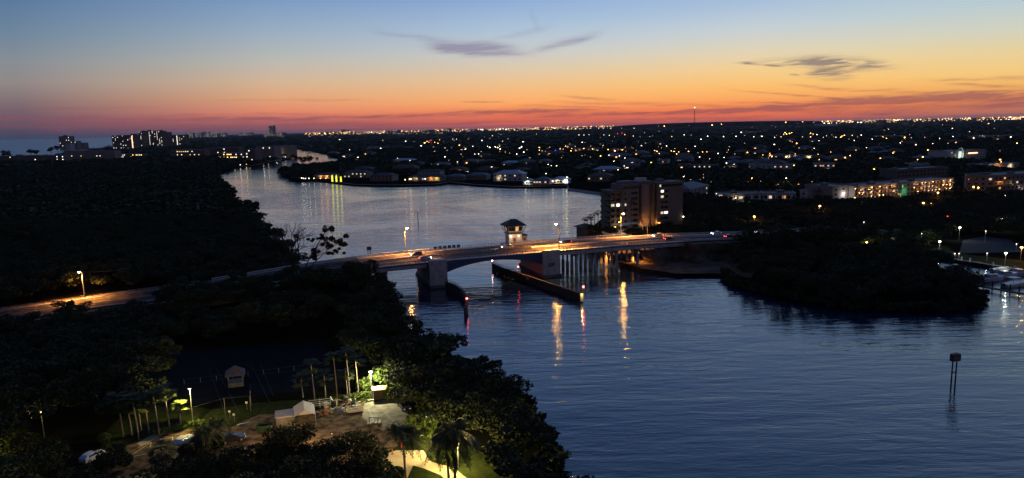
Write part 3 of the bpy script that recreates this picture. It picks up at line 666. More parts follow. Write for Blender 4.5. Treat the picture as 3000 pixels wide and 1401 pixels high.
for x, y, z, pw in ((1.2, -2.5, 2.5, 800), (-2.6, .0, 2.0, 420), (6.0, .2, 2.2, 420)): light('uplight', apt, (x, y, z), pw, SOD, .3)
light('uplight', apt, (21.5, -.8, 4.2), 130, WARM, .2); MB().sphere((21.4, -.25, 4.2), .28).build('wall_lamp', LCOL['W'], apt)
light('uplight', apt, (-15, -2, 2.4), 300, WARM, .3)
# entrance canopy lit at its foot
cp = thing('entrance_canopy', 'white arched entrance canopy glowing at the foot of the apartment block', 'canopy', W(1850, 680, 1.6), .4)
mb = MB(); n = 8
for i in range(n):
    t0, t1 = math.pi * i / n, math.pi * (i + 1) / n
    mb.add([(-6 * math.cos(t0), -2, 3 + 1.6 * math.sin(t0)), (-6 * math.cos(t1), -2, 3 + 1.6 * math.sin(t1)), (-6 * math.cos(t1), 3, 3 + 1.6 * math.sin(t1)), (-6 * math.cos(t0), 3, 3 + 1.6 * math.sin(t0))], [(0, 1, 2, 3)])
mb.build('canopy_top', WPAINT, cp)
for x in (-5.6, 5.6): MB().tube((x, -1.8, 0), (x, -1.8, 3.1), .15).build('column', WPAINT, cp)
light('canopy_light', cp, (0, 0, 2.4), 260, WARM, .3); light('canopy_light', cp, (-1, -4, 3.2), 160, WARM, .3)
# dark hut with flared roof left of the palms
ht = thing('water_pavilion', 'dark little pavilion with a wide hipped roof among the palms at the right bank', 'pavilion', W(1714, 700, 1.3), .4)
MB().box((0, 0, 3.0), (6.2, 6, 6)).build('wall', STUCD, ht); MB().hip(-3.1, 3.1, -3, 3, 6.2, 1.6, ov=1.1).build('roof', ROOFT, ht)
# car park wall right of it
wl = thing('garden_wall', 'pale wall lit by lamps behind the road at the right bridge end', 'wall', W(1795, 694, 2.0), .33); MB().box((0, 0, 1.6), (21, .3, 3.2)).build('wall_panel', STUCW, wl); MB().box((0, 0, 3.25), (21.3, .5, .15)).build('coping', CONC, wl)
light('wall_light', wl, (-7, -2.5, 2.8), 120, WARM, .2); light('wall_light', wl, (5, -2.5, 2.8), 200, WARM, .2); light('wall_light', wl, (9, -1.5, 2.8), 100, WARM, .2)

# --- low blocks on the right
t, L = facade_box('apartment_building', 'long four storey apartment building with lit open walkways and a green lit stairwell', 'building', 2502, 603, 2790, 572, 11.6, 16, 4, 26, STUCCO, {}, balc=True, seed=4, win=(1.4, 1.2), skip=[(i, j) for i in (11, 12) for j in range(4)])
rr = random.Random(8)
for j in range(4):
    for i in range(26):
        if rr.random() < .4 and i not in (10, 11, 12, 13):
            x = -L / 2 + L * (i + .1) / 26; MB().box((x, -.05, 2.9 * j + 2.25), (.5, .2, .3)).build('wall_lamp', LCOL['w' if rr.random() < .6 else 'O'], t)
for x, z, pw, c in [(-.9 + .15 * i_ + (.04 if j_ else 0), 3.2 * j_ + 2.4, 110 + 50 * ((i_ * 7 + j_ * 3) % 4), SOD if (i_ + j_) % 4 == 0 else (1, .6, .28)) for i_ in range(13) for j_ in range(3) if i_ != 6]: light('walkway_light', t, (x * L / 2, -1.2, z + .6), pw * 2.2, c, .2)
MB().box((-L / 2 + L * 12 / 26, -.9, 5.8), (6.2, .5, 11.2)).build('stairwell_screen', mat('green_screen', (.1, .3, .2), .6), t); light('stair_light', t, (-L / 2 + L * 12 / 26, -3.4, 6.5), 330, GRN, .3)
t, L = facade_box('stair_block', 'end block of the long apartment building with a bright white floodlight', 'building', 2436, 606, 2500, 600, 12.2, 22, 4, 3, STUCCO, {}, seed=14)
MB().box((0, -.25, 8.0), (1.0, .5, .7)).build('floodlight', E('flood', (1, 1, .95), 22), t); light('flood_light', t, (0, -1.8, 7.4), 900, WHT, .3)
facade_box('apartment_building', 'grey flank of the apartment building left of the floodlit stair block', 'building', 2400, 590, 2440, 600, 10.5, 24, 4, 3, STUCD, {(1, 2): 'w'}, seed=15)
facade_box('apartment_building', 'dim rear wing rising behind the long walkway apartment building', 'building', 2625, 545, 2775, 533, 12.5, 16, 4, 14, STUCD, {}, seed=16)
t, L = facade_box('apartment_building', 'pink tinged blank walled apartment wing left of the orange lit balconies', 'building', 2826, 572, 2908, 574, 13.2, 20, 4, 4, STUCCO, {(3, 3): 'w'}, seed=17)
t, L = facade_box('apartment_building', 'apartment building with orange lit balconies cut off by the right edge', 'building', 2908, 574, 3080, 562, 13.6, 20, 4, 14, STUCCO, {(1, 1): 'o', (4, 0): 'w', (5, 2): 'w', (2, 3): 'o'}, balc=True, seed=18)
for x, z, pw, c in ((-.8, 10, 420, SOD), (-.45, 7, 220, WARM), (-.3, 3, 260, WARM), (-.1, 4, 200, WHT), (.3, 7, 160, WARM)): light('balcony_light', t, (x * L / 2, -1.4, z), pw * 2, c, .2)
t, L = facade_box('apartment_building', 'white two storey block with pale vertical fins right of the tall block', 'building', 2118, 606, 2236, 602, 7.5, 14, 2, 8, STUCW, {(3, 1): 'w', (5, 0): 'w'}, seed=19, win=(2.4, 1.6))
for k in range(5): MB().box((-L / 2 + L * (k + .5) / 5, -.5, 3.7), (.7, .8, 7.3)).build('fin', WPAINT, t)
light('wall_light', t, (-.2 * L, -2, 5), 220, WARM, .3)
t, L = facade_box('apartment_building', 'white two storey block with louvred screens at the end of the dark trees', 'building', 2236, 604, 2330, 604, 7.8, 14, 2, 7, STUCW, {(1, 1): 'w', (4, 1): 'o'}, seed=20, win=(1.8, 1.8))
for k in range(4): MB().box((-L / 2 + L * (k + .5) / 4, -.5, 3.8), (.6, .8, 7.5)).build('fin', WPAINT, t)
facade_box('apartment_building', 'pale blank gable end standing right of the louvred block', 'building', 2342, 602, 2364, 604, 9.5, 12, 3, 1, STUCW, {}, seed=21)
facade_box('villa', 'grey hip roofed house tucked behind the right corner of the tall apartment block', 'building', 2020, 590, 2075, 575, 8.5, 18, 2, 5, STUCCO, {(4, 1): 'w', (4, 0): 'w'}, roof='hip', roofm=ROOFG, seed=22)

# --- office with the arched stair tower
t, L = facade_box('office_building', 'white office building with curved roof edge and bright arched stair tower', 'building', 2772, 476, 2886, 470, 13, 26, 4, 12, STUCW, {(1, 3): 'w', (2, 2): 'w'}, seed=23)
for j in range(4): MB().box((0, -.6, 3.2 * j + 1.0), (L * .98, 1.2, 1.0)).build('parapet_band', STUCW, t)
mb = MB(); n = 8; x0 = -L * .2
mb.box((x0 - 4.2, -2.5, 6.5), (1.0, 1.0, 13)); mb.box((x0 + 4.2, -2.5, 6.5), (1.0, 1.0, 13))
for i in range(n):
    p0, p1 = math.pi * i / n, math.pi * (i + 1) / n; mb.beam((x0 - 4.2 * math.cos(p0), -2.5, 13 + 4.2 * math.sin(p0)), (x0 - 4.2 * math.cos(p1), -2.5, 13 + 4.2 * math.sin(p1)), 1.0, 1.0)
mb.build('arch', WPAINT, t); MB().box((x0, -1.6, 7), (6, .3, 12)).build('stair_window', E('green_white_window', (.8, 1, .8), .8), t); light('stair_light', t, (x0, -6, 8), 1200, (.9, 1, .85), .5)
MB().box((L * .14, -1.4, 10.2), (L * .24, .3, 1.2)).build('lit_sign', E('orange_sign', (1, .45, .25), 3.5), t)
facade_box('office_building', 'low white building with a flat canopy beyond the office with the arch', 'building', 2855, 500, 2985, 493, 5, 16, 1, 6, STUCW, {(4, 0): 'w'}, seed=24, lamps=((.6, 3, 700, WARM), (-.3, 3, 300, WHT)))
# lit shops / fuel station
t, L = facade_box('petrol_station', 'flat canopy of a brightly lit petrol station among the far trees', 'building', 2352, 468, 2386, 468, 5.2, 14, 1, 3, STUCW, {(0, 0): 'Y', (1, 0): 'Y', (2, 0): 'O'}, seed=25, lamps=((0, 3, 1500, YEL),))
for i, (x0, x1, y, c, lab) in enumerate(((2250, 2266, 466, 'W', 'small white lit shop at the left of the lit shop row'), (2270, 2292, 464, 'W', 'white lit shop with pink sign beside the fuel station'), (2298, 2318, 465, 'Y', 'yellow lit shop left of the fuel station canopy'), (2322, 2340, 466, 'W', 'narrow bright shop front next to the fuel station canopy'))):
    facade_box('shop', lab, 'shop', x0, y, x1, y, 5, 10, 1, 2, STUCW, {(0, 0): c, (1, 0): 'o'}, seed=30 + i, lamps=((0, 3, 700, WARM),))
for i, (x0, x1, y, h, lab) in enumerate(((1682, 1745, 445, 7, 'long beige warehouse behind the orange lamps'), (1785, 1845, 446, 7, 'long low beige warehouse right of the tall white lamp'), (1075, 1210, 436, 5, 'long low pale roofed hall beyond the lakeside houses'),
        (2175, 2240, 392, 12, 'wide lit building on the far right plain near the horizon'), (2385, 2450, 372, 14, 'large white lit building just under the horizon on the right'), (2568, 2590, 370, 30, 'dark pair of towers on the right plain'), (2640, 2662, 370, 26, 'dark slab tower on the right plain'),
        (2560, 2680, 404, 6, 'long pale roofed retail building in the far light band'), (2850, 2960, 404, 6, 'pale roofed building in the far light band near the right edge'), (1925, 1955, 488, 8, 'white house with bright lamps deep among the trees'), (2385, 2445, 500, 7, 'white boxy house among dark trees above the long apartments'),
        (2655, 2722, 495, 5, 'low white roofed building with orange glow behind the long apartments'), (1985, 2100, 500, 6, 'grey block half hidden in trees above the tall apartment block'), (2195, 2330, 503, 7, 'wide grey roofed block left of the white boxy house'))):
    d = mpp(W((x0 + x1) / 2, y, 1.3)) * 2064
    facade_box('far_building', lab, 'building', x0, y, x1, y, h if d < 4000 else h * 1.6, 18, 2 if h < 12 else 6, 8, STUCCO if 'beige' in lab else STUCW if 'white' in lab or 'pale' in lab else STUCD, 'wo', seed=50 + i, lamps=((-.5, 4, 500, SOD),) if 'beige' in lab else ())

# --- buildings along the left horizon
def tower(name, label, x0, x1, ybase, ytop, z0=1.3, depth=20, floors=10, cols=6, wm_=STUCD, lit='w', seed=0, roof_unit=0, strip_=None, p=.18):
    a, b = W(x0, ybase, z0), W(x1, ybase, z0); c = (a + b) / 2; L = float(np.linalg.norm((b - a)[:2])); k = mpp(c); h = (ybase - ytop) * k * .995
    t = thing(name, label, 'building', c, math.atan2(b[1] - a[1], b[0] - a[0])); FOOT.append((c[0], c[1], t.rotation_euler.z, L, depth, 40 if c[1] < 1600 else 100)); MB().box((0, depth / 2, h / 2), (L, depth, h)).build('wall', wm_, t)
    MB().box((0, depth / 2, h + .4), (L * .96, depth * .96, .8)).build('roof', ROOFG, t)
    rr = random.Random(seed); s = max(1.6, k * 1.6)
    if roof_unit: MB().box((L * (roof_unit - .5), depth / 2, h + 2.5), (L * .18 + 3, 8, 5)).build('roof_unit', STUCD, t)
    for j in range(floors):
        for i in range(cols):
            if rr.random() > p * 1.5: continue
            MB().box((-L / 2 + L * (i + .5) / cols, -.1, h * (j + .55) / floors), (min(L / cols * .7, s * 1.3), .3, s)).build('window', WINF[rr.choice(lit)], t)
    for u, c2, w in (strip_ or []): MB().box((-L / 2 + L * u, -.6, h * .5), (w, 1.0, h * .9)).build('stair_strip', c2, t)
    return t
PK = E('pink_strip', (1, .55, .35), 2.2); OR = E('orange_strip', (1, .55, .12), 3.2); LB = E('pale_lit', (1, .95, .8), 1.2)
tower('apartment_tower', 'broad dark apartment tower at the left end of the beach towers', 331, 396, 440, 397, floors=11, cols=9, seed=1, p=.2, roof_unit=.9, lit='wW', strip_=[(.92, PK, 5)])
tower('apartment_tower', 'narrow dark tower right of the pink lit stair strip', 398, 420, 436, 398, floors=10, cols=3, seed=2, p=.2)
tower('apartment_tower', 'dark tall tower with stepped top among the beach towers', 409, 428, 432, 386, floors=12, cols=3, seed=3, p=.2, roof_unit=.5)
tower('apartment_tower', 'tallest dark tower with a white lit stair in the middle of the beach towers', 427, 460, 430, 384, floors=12, cols=5, seed=4, p=.16, lit='W', strip_=[(.42, LB, 4)], roof_unit=.3)
tower('apartment_tower', 'dark tower between the tallest tower and the orange lit stair', 461, 479, 436, 385, floors=12, cols=3, seed=5, p=.25, roof_unit=.6)
tower('apartment_tower', 'dark tower with a tall glowing orange stair strip', 479, 494, 434, 388, floors=12, cols=3, seed=6, p=.2, strip_=[(.4, OR, 7)])
tower('apartment_tower', 'wide dim slab tower right of the orange lit stair', 494, 544, 430, 396, floors=10, cols=8, seed=7, p=.12, lit='w', strip_=[(.55, LB, 5)])
for i, (x0, x1, yb, yt, lab) in enumerate(((545, 566, 404, 390, 'small grey block at the left of the far beach skyline'), (567, 590, 403, 391, 'grey block with lit balconies in the far beach skyline'), (592, 612, 402, 387, 'taller grey block with a lit top corner in the far beach skyline'),
        (614, 636, 402, 392, 'low grey block in the far beach skyline'), (638, 662, 401, 390, 'block with a bright strip at the right of the far beach skyline'), (700, 720, 397, 390, 'faint low block in the distant left skyline'), (722, 742, 397, 389, 'faint pale block in the distant left skyline'))):
    tower('far_block', lab, x0, x1, yb, yt, depth=30, floors=4, cols=5, wm_=STUCCO, seed=60 + i, p=.35, lit='wW')
tower('office_tower', 'lone tall dark tower standing on the left horizon', 789, 804, 396, 369, floors=12, cols=3, seed=8, p=.08, depth=40)
tower('hotel', 'wide low hotel at the foot of the lone dark tower', 772, 832, 402, 390, floors=4, cols=12, seed=9, p=.35, depth=40, wm_=STUCCO)
for i, (x0, x1, yb, yt, lab) in enumerate(((1128, 1165, 395, 382, 'dark stepped block on the horizon left of centre'), (1165, 1225, 396, 387, 'long low dark block on the horizon left of centre'), (1230, 1262, 393, 381, 'dark block with lit windows on the central horizon'), (1262, 1298, 394, 385, 'wide dark block beside the central square tower'),
        (1299, 1316, 390, 377, 'square dark tower on the central horizon'), (1366, 1390, 389, 380, 'small dark block right of the central square tower'), (925, 955, 396, 388, 'low lit block beyond the channel'), (1000, 1010, 392, 380, 'thin distant tower above the yellow horizon lights'), (1012, 1020, 392, 381, 'second thin distant tower above the yellow horizon lights'))):
    tower('horizon_block', lab, x0, x1, yb, yt, depth=40, floors=4, cols=8, seed=80 + i, p=.25, wm_=STUCD, lit='wo')
# sea-side buildings at the far left
tower('beach_house_block', 'dark beach building with bright white windows in front of the sea', 176, 208, 440, 400, floors=5, cols=5, seed=11, p=.15, lit='W', roof_unit=.4, wm_=STUCCO)
t = tower('beach_house_block', 'white lit gable beside the dark beach building', 194, 206, 442, 422, floors=2, cols=1, seed=12, p=0, wm_=STUCW)
tower('beach_house_block', 'pale grey modern block standing in front of the sea', 209, 226, 441, 414, floors=4, cols=3, seed=13, p=.1, wm_=STUCCO)
tower('beach_house_block', 'small grey block at the right of the seaside group', 228, 247, 438, 419, floors=3, cols=3, seed=14, p=.1, wm_=STUCCO)
# condominium rows behind the mangrove
rows = [(-20, 60, 478, 458, 'brown apartment row with a yellow lit corner at the far left edge', 'wO', .06), (62, 190, 480, 456, 'long brown three storey apartment row with white walkway lamps left of the seaside blocks', 'W', .13), (190, 338, 472, 443, 'pale apartment row with glowing stairwells in front of the sea', 'wo', .2),
        (340, 418, 468, 452, 'dark low apartment row with paired lamps below the beach towers', 'wO', .3), (500, 600, 468, 440, 'dim apartment row below the right end of the beach towers', 'wo', .2), (600, 700, 462, 433, 'apartment row with three tiers of white lamps', 'W', .2), (640, 722, 474, 449, 'apartment row with columns of warm lamps nearest the channel', 'wO', .35)]
for i, (x0, x1, yb, yt, lab, lt, p) in enumerate(rows):
    tower('condominium', lab, x0, x1, yb, yt, floors=3, cols=16, seed=100 + i, p=p, wm_=STUCCO if 'pale' in lab else STUCD, lit=lt, depth=16)
tower('condominium', 'five storey brown apartment block on the channel bank', 752, 806, 473, 430, floors=5, cols=6, seed=110, p=.14, wm_=STUCCO, lit='w', depth=18)
t = tower('condominium', 'apartment block with white vertical fins on the channel bank', 806, 854, 462, 428, floors=5, cols=1, seed=111, p=0, wm_=STUCCO, depth=18)
for k in range(6): MB().box((-17 + k * 4.2, -.8, 12), (1.5, 1.2, 22)).build('fin', WPAINT, t)
tower('condominium', 'dark apartment block with a warm lit stair column at the water edge', 722, 750, 482, 438, floors=5, cols=4, seed=112, p=.2, wm_=STUCD, lit='wO', depth=16)
light('wall_light', t, (-5, -14, 3), 2600, WARM, .5)
rr = random.Random(77)
# radio mast
p = W(2034, 362, 2); k = 9.3e3 / 2064; p = np.array([W(2034, 380, 0)[0] / W(2034, 380, 0)[1] * 6500, 6500, 1.3])
ms = thing('radio_mast', 'tall thin radio mast with a light on top standing above the right horizon', 'mast', p); kk = 6500 / 2064; hh = (374 - 12 - 318) * kk + 56
mb = MB()
for sx, sy in ((-1, -1), (1, -1), (0, 1)): mb.tube((sx * 7, sy * 6, 0), (sx * 1.2, sy * 1.2, hh), 1.0, .6, 4)
mb.build('frame', DARKS, ms)
mb = MB()
for j in range(14):
    z0, z1 = hh * j / 14, hh * (j + 1) / 14; f0, f1 = 1 - z0 / hh * .83, 1 - z1 / hh * .83
    mb.tube((-7 * f0, -6 * f0, z0), (7 * f1, -6 * f1, z1), .45, n=3); mb.tube((7 * f0, -6 * f0, z0), (0, 6 * f1, z1), .45, n=3)
mb.build('bracing', DARKS, ms); MB().sphere((0, 0, hh + 2), 5).build('beacon', E('mast_beacon', (1, .75, .5), 4), ms)
# --- lakeside houses
HOUSES = [ # x0, x1, foot row, height, depth, wall, roof, lit windows, label
 (920, 978, 524, 4.5, 14, STUCW, ROOFT, 'Oo', 'orange lit lakeside house left of the yellow lit palms'), (1005, 1075, 521, 6, 16, STUCCO, ROOFT, 'w', 'house with grey gabled roof right of the yellow lit palms'),
 (1085, 1150, 531, 6, 15, STUCCO, ROOFT, '', 'unlit lakeside house between the yellow palms and the glowing veranda'), (1196, 1300, 531, 4.5, 14, STUCCO, ROOFT, 'OYw', 'wide lakeside house with a long glowing veranda'),
 (1225, 1290, 519, 6.5, 12, STUCW, ROOFT, '', 'pale walled upper house behind the glowing veranda'), (1308, 1358, 529, 4.5, 12, STUCCO, ROOFG, '', 'dark hipped house on the shore right of the glowing veranda'),
 (1368, 1425, 527, 5, 14, STUCCO, ROOFG, '', 'low dark house next to the blue roofed house'), (1445, 1530, 531, 7.5, 18, STUCW, ROOFW, 'w', 'large pale blue roofed house on the far shore'),
 (1318, 1362, 507, 5, 14, STUCW, ROOFT, 'OW', 'house with bright orange porch set behind the shore'), (1532, 1560, 542, 4, 12, STUCW, ROOFW, 'W', 'left pavilion of the floodlit white shore house'),
 (1562, 1610, 541, 4.5, 14, STUCW, ROOFG, 'w', 'dark arched middle part of the floodlit white shore house'), (1612, 1664, 539, 4, 14, STUCW, ROOFW, 'WY', 'floodlit white house with a bright corner at the shore'),
 (1502, 1545, 513, 6, 14, STUCCO, ROOFT, 'Oo', 'orange lit house behind the floodlit shore house'), (1720, 1790, 532, 5.5, 16, STUCCO, ROOFT, 'w', 'house with a dark hipped roof left of the tall apartment block'),
 (1738, 1815, 507, 4.5, 16, STUCW, ROOFW, 'P', 'low house with a wide pale metal roof above the tall apartment block'), (1680, 1728, 502, 4, 12, STUCW, ROOFT, 'W', 'white porched house with a row of bright lights'),
 (1152, 1212, 478, 5, 14, STUCCO, ROOFW, '', 'house with a light blue gable roof among the trees'), (960, 985, 456, 7, 12, STUCW, ROOFG, '', 'tall pale house among the trees beyond the peninsula'),
 (1000, 1045, 465, 4, 12, STUCW, ROOFT, 'W', 'house with a long white lit wall behind the peninsula trees'), (1370, 1420, 482, 5, 14, STUCCO, ROOFG, '', 'purple grey roofed house in the trees'),
 (1210, 1235, 487, 5, 12, STUCW, ROOFT, 'o', 'small house with a warm gable among the trees'), (1470, 1520, 487, 5, 14, STUCW, ROOFW, '', 'pale roofed house deep in the lakeside trees'),
 (1850, 1885, 487, 6, 12, STUCW, ROOFG, '', 'pale cube house in the trees right of the green lights'), (2130, 2160, 500, 5, 10, STUCW, ROOFG, 'Y', 'house with three yellow lit windows in the trees'), (2190, 2260, 500, 6, 14, STUCCO, ROOFG, 'w', 'broad house with white framed porch near the lit shop row'),
 (1150, 1215, 499, 5, 14, STUCCO, ROOFT, '', 'dark roofed house behind the glowing veranda'), (1040, 1085, 505, 5, 14, STUCCO, ROOFT, '', 'dim house behind the yellow lit palms'), (1400, 1450, 506, 5, 14, STUCCO, ROOFT, '', 'dim house behind the blue roofed house'), (1270, 1310, 490, 5, 12, STUCW, ROOFG, '', 'dim grey roofed house above the orange porch')]
WIN['P'] = E('pink_window', (1, .45, .5), 2.5)
HLIT = {0: ((-.3, 3, 500, SOD), (.3, 3, 900, SOD)), 3: ((-.6, 3, 300, WARM), (.3, 3, 1100, SOD), (.6, 3, 900, YEL)), 8: ((0, 3, 700, SOD),), 9: ((0, 3, 900, (.9, 1, .85)),), 11: ((-.2, 3, 700, WARM), (.8, 4, 2600, (.9, 1, .85))), 12: ((0, 3, 600, SOD),), 18: ((0, 2, 700, WHT),), 15: ((0, 2, 400, WARM),), 16: (), 7: ((-.6, 3, 400, WARM),), 23: ((0, 3, 500, YEL),)}
for i, (x0, x1, y, h, d, w_, r_, lt, lab) in enumerate(HOUSES):
    facade_box('lakeside_house', lab, 'house', x0, y, x1, y, h, d, 1 if h < 6 else 2, 6, w_, lt, roof='hip', roofm=r_, seed=200 + i, lamps=HLIT.get(i, ()))
# seawalls with lamps, white dock
for lab, pts in (('pale seawall in front of the channel bank apartments', [(699, 489), (750, 484), (814, 469), (846, 465)]), ('low concrete seawall point left of the tall apartment block', [(1664, 545), (1664, 553), (1710, 559), (1760, 566)]), ('seawall in front of the lakeside houses', [(971, 533), (1041, 541), (1157, 543), (1274, 540), (1318, 533), (1387, 541), (1500, 547), (1660, 545)])):
    P = [W(x, y, 1.2) for x, y in pts]; mb = MB(); base = P[0] * [1, 1, 0]
    for p0, p1 in zip(P, P[1:]): mb.beam((p0[0], p0[1], .7), (p1[0], p1[1], .7), .8, 1.7)
    o = mb.build('seawall', CONC, None, off=base); o.location = base; tag(o, lab, 'seawall')
# ================================================================== vegetation
RNG = np.random.default_rng(11)
def rotz(P, a): c, s = np.cos(a), np.sin(a); return np.stack([P[..., 0] * c - P[..., 1] * s, P[..., 0] * s + P[..., 1] * c, P[..., 2]], -1)
def cards(C, size, rng, flat=.0, asp=1.6):
    """leaf clumps: one bent card per centre"""
    n = len(C); a = rng.normal(size=(n, 3)); a[:, 2] *= (1 - flat); a /= np.linalg.norm(a, axis=1)[:, None]
    b = np.cross(a, rng.normal(size=(n, 3))); b /= np.linalg.norm(b, axis=1)[:, None]; s = (size * rng.uniform(.6, 1.4, n))[:, None]
    c = np.cross(a, b) * s * .25
    V = np.stack([C - a * s * asp / 2, C + b * s / 2 + c, C + a * s * asp / 2, C - b * s / 2 + c], 1)
    return V.reshape(-1, 3), np.arange(4 * n).reshape(n, 4)
def crown_pts(n, rng, lobes):
    k = rng.integers(0, len(lobes), n); L = np.array(lobes, float); d = rng.normal(size=(n, 3)); d /= np.linalg.norm(d, axis=1)[:, None]
    r = rng.uniform(.35, 1.0, n) ** .6; return L[k, :3] + d * (r * L[k, 3])[:, None] * [1, 1, .8]
def proto(n, card, seed, nl=6):
    rng = np.random.default_rng(seed); lobes = [(0, 0, .1, .62)]
    for i in range(nl):
        a = 2 * math.pi * i / nl + rng.uniform(-.4, .4); r = rng.uniform(.4, .72); lobes.append((r * math.cos(a), r * math.sin(a), rng.uniform(-.4, .45), rng.uniform(.28, .5)))
    return cards(crown_pts(n, rng, lobes), card, rng, .25)
def thicket(name, label, cat, XY, Rr, Hh, kinds, z0=1.2, material=None, group=None):
    """one mass of crowns: XY positions, Rr crown radius, Hh top height"""
    Vs, Fs, o = [], [], 0
    for i in range(len(XY)):
        V, F = kinds[i % len(kinds)]; r, h = Rr[i], Hh[i]; v = rotz(V, RNG.uniform(0, 6.28)) * [r, r, min(r * .8, h * .48)]
        v = v + [XY[i][0], XY[i][1], z0 + h - min(r * .8, h * .48)]; Vs.append(v); Fs.append(F + o); o += len(V)
    ob = npmesh(name, np.concatenate(Vs), np.concatenate(Fs), material or LEAF); return tag(ob, label, cat, group, 'stuff')
KN = [proto(900, .1, s, 5 + s % 3) for s in range(7)]; KM = [proto(110, .34, 20 + s) for s in range(5)]; KF = [proto(36, .62, 40 + s, 4) for s in range(5)]
def grid(x0, x1, y0, y1, s, poly):
    X, Y = np.meshgrid(np.arange(x0, x1, s), np.arange(y0, y1, s)); P = np.stack([X.ravel(), Y.ravel()], 1) + RNG.uniform(-.42 * s, .42 * s, (X.size, 2))
    P = P[inpoly(P, poly)]; c = np.array([0, 0, HC]); f = np.concatenate([P, np.zeros((len(P), 1))], 1) - c; dz = f @ FW; u = CX + FPX * (f @ RT) / dz
    return P[(dz > 1) & (u > -260) & (u < 3260)]
def px_of(P, z=0.0):
    f = np.concatenate([P, np.full((len(P), 1), z)], 1) - [0, 0, HC]; dz = f @ FW; return np.stack([CX + FPX * (f @ RT) / dz, CY - FPX * (f @ UP) / dz], 1)
RC = np.array([BR(x, .5) for x in range(-250, 2560, 20)])[:, :2]
def road_d(P): return np.min(np.linalg.norm(P[:, None, :] - RC[None], axis=2), axis=1)
def clear_of_buildings(P):
    keep = np.ones(len(P), bool)
    for cx, cy, rz, L, dep, fr in FOOT:
        d = P - [cx, cy]; c, s = math.cos(-rz), math.sin(-rz); x = d[:, 0] * c - d[:, 1] * s; y = d[:, 0] * s + d[:, 1] * c
        keep &= ~((np.abs(x) < L / 2 + 3) & (y > -fr) & (y < dep + 4))
    return keep
OPEN = G([(60,1330),(240,1275),(330,1215),(330,1290),(480,1265),(500,1180),(440,1010),(960,985),(1070,1080),(1080,1130),(1170,1140),(1205,1240),(1280,1250),(1360,1330),(1420,1401),(1440,1520),(-100,1520),(-100,1401)], 1.2)
# left mangrove wood
P = grid(-560, 80, 60, 430, 6.2, A); P = P[road_d(P) > 15.5]; P = P[~inpoly(P, OPEN)]
cross = (np.interp(P[:, 0], RC[:, 0], RC[:, 1]) - P[:, 1]); near_road = (cross > 0) & (cross < 36) & (P[:, 0] < -50)
H_ = RNG.uniform(7.0, 10.5, len(P)); H_ += 2.5 * np.sin(P[:, 0] * .035 + 1) * np.sin(P[:, 1] * .03); H_[near_road] = RNG.uniform(3.0, 4.6, near_road.sum()) + 3.2 * (np.sin(P[near_road][:, 0] * .21) > .55); pxr = px_of(P, 1.2)[:, 0]; k_ = near_road & (pxr > 120) & (pxr < 236); H_[k_] = RNG.uniform(6, 8.5, k_.sum()); k_ = near_road & (pxr > 452) & (pxr < 660); H_[k_] = RNG.uniform(9.5, 12.5, k_.sum()); k_ = near_road & (pxr >= 660); H_[k_] = RNG.uniform(10.5, 13.6, k_.sum())
q = px_of(P, 1.2); wat = (q[:, 0] > 1180) & (q[:, 1] > 960); H_[wat] = RNG.uniform(6.3, 9.4, wat.sum())
u = (cross > 0) & (cross > 40) & (cross < 90) & (P[:, 0] < -72); H_[u] = np.minimum(H_[u], 7)
keep = ~((q[:, 0] > 1180) & (q[:, 0] < 1430) & (q[:, 1] > 1385))
P, H_ = P[keep], H_[keep]
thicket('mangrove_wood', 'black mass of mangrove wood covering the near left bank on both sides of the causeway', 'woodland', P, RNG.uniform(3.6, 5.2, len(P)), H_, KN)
def fringe(name, label, pts, z, step=1.7):
    Q = [W(x, y, z)[:2] for x, y in pts]; C = []
    for a, b in zip(Q, Q[1:]):
        n = max(1, int(np.linalg.norm(b - a) / step)); C += [a + (b - a) * i / n for i in range(n)]
    C = np.array(C) + RNG.uniform(-1.0, 1.0, (len(C), 2)); thicket(name, label, 'shrubs', C, RNG.uniform(1.7, 2.9, len(C)), RNG.uniform(2.6, 4.8, len(C)), KM, z0=-.5)
fringe('mangrove_fringe', 'low mangrove branches hanging over the water along the near bank', COAST_A[:16], 1.2)
fringe('mangrove_fringe', 'low mangrove branches hanging over the water round the right point', COAST_B[31:42], 1.2)
P = grid(-1100, -20, 430, 1500, 11.5, A); P = P[~((px_of(P)[:, 1] < 476))]; P = P[clear_of_buildings(P)]
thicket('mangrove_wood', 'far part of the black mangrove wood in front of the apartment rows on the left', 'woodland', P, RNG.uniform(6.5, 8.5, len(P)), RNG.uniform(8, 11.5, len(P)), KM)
P = grid(-3200, -250, 1250, 4200, 30, A); P = P[clear_of_buildings(P)]
thicket('coastal_wood', 'dark tree cover around the beach towers on the left horizon', 'woodland', P, RNG.uniform(16, 22, len(P)), RNG.uniform(8, 13, len(P)), KF)
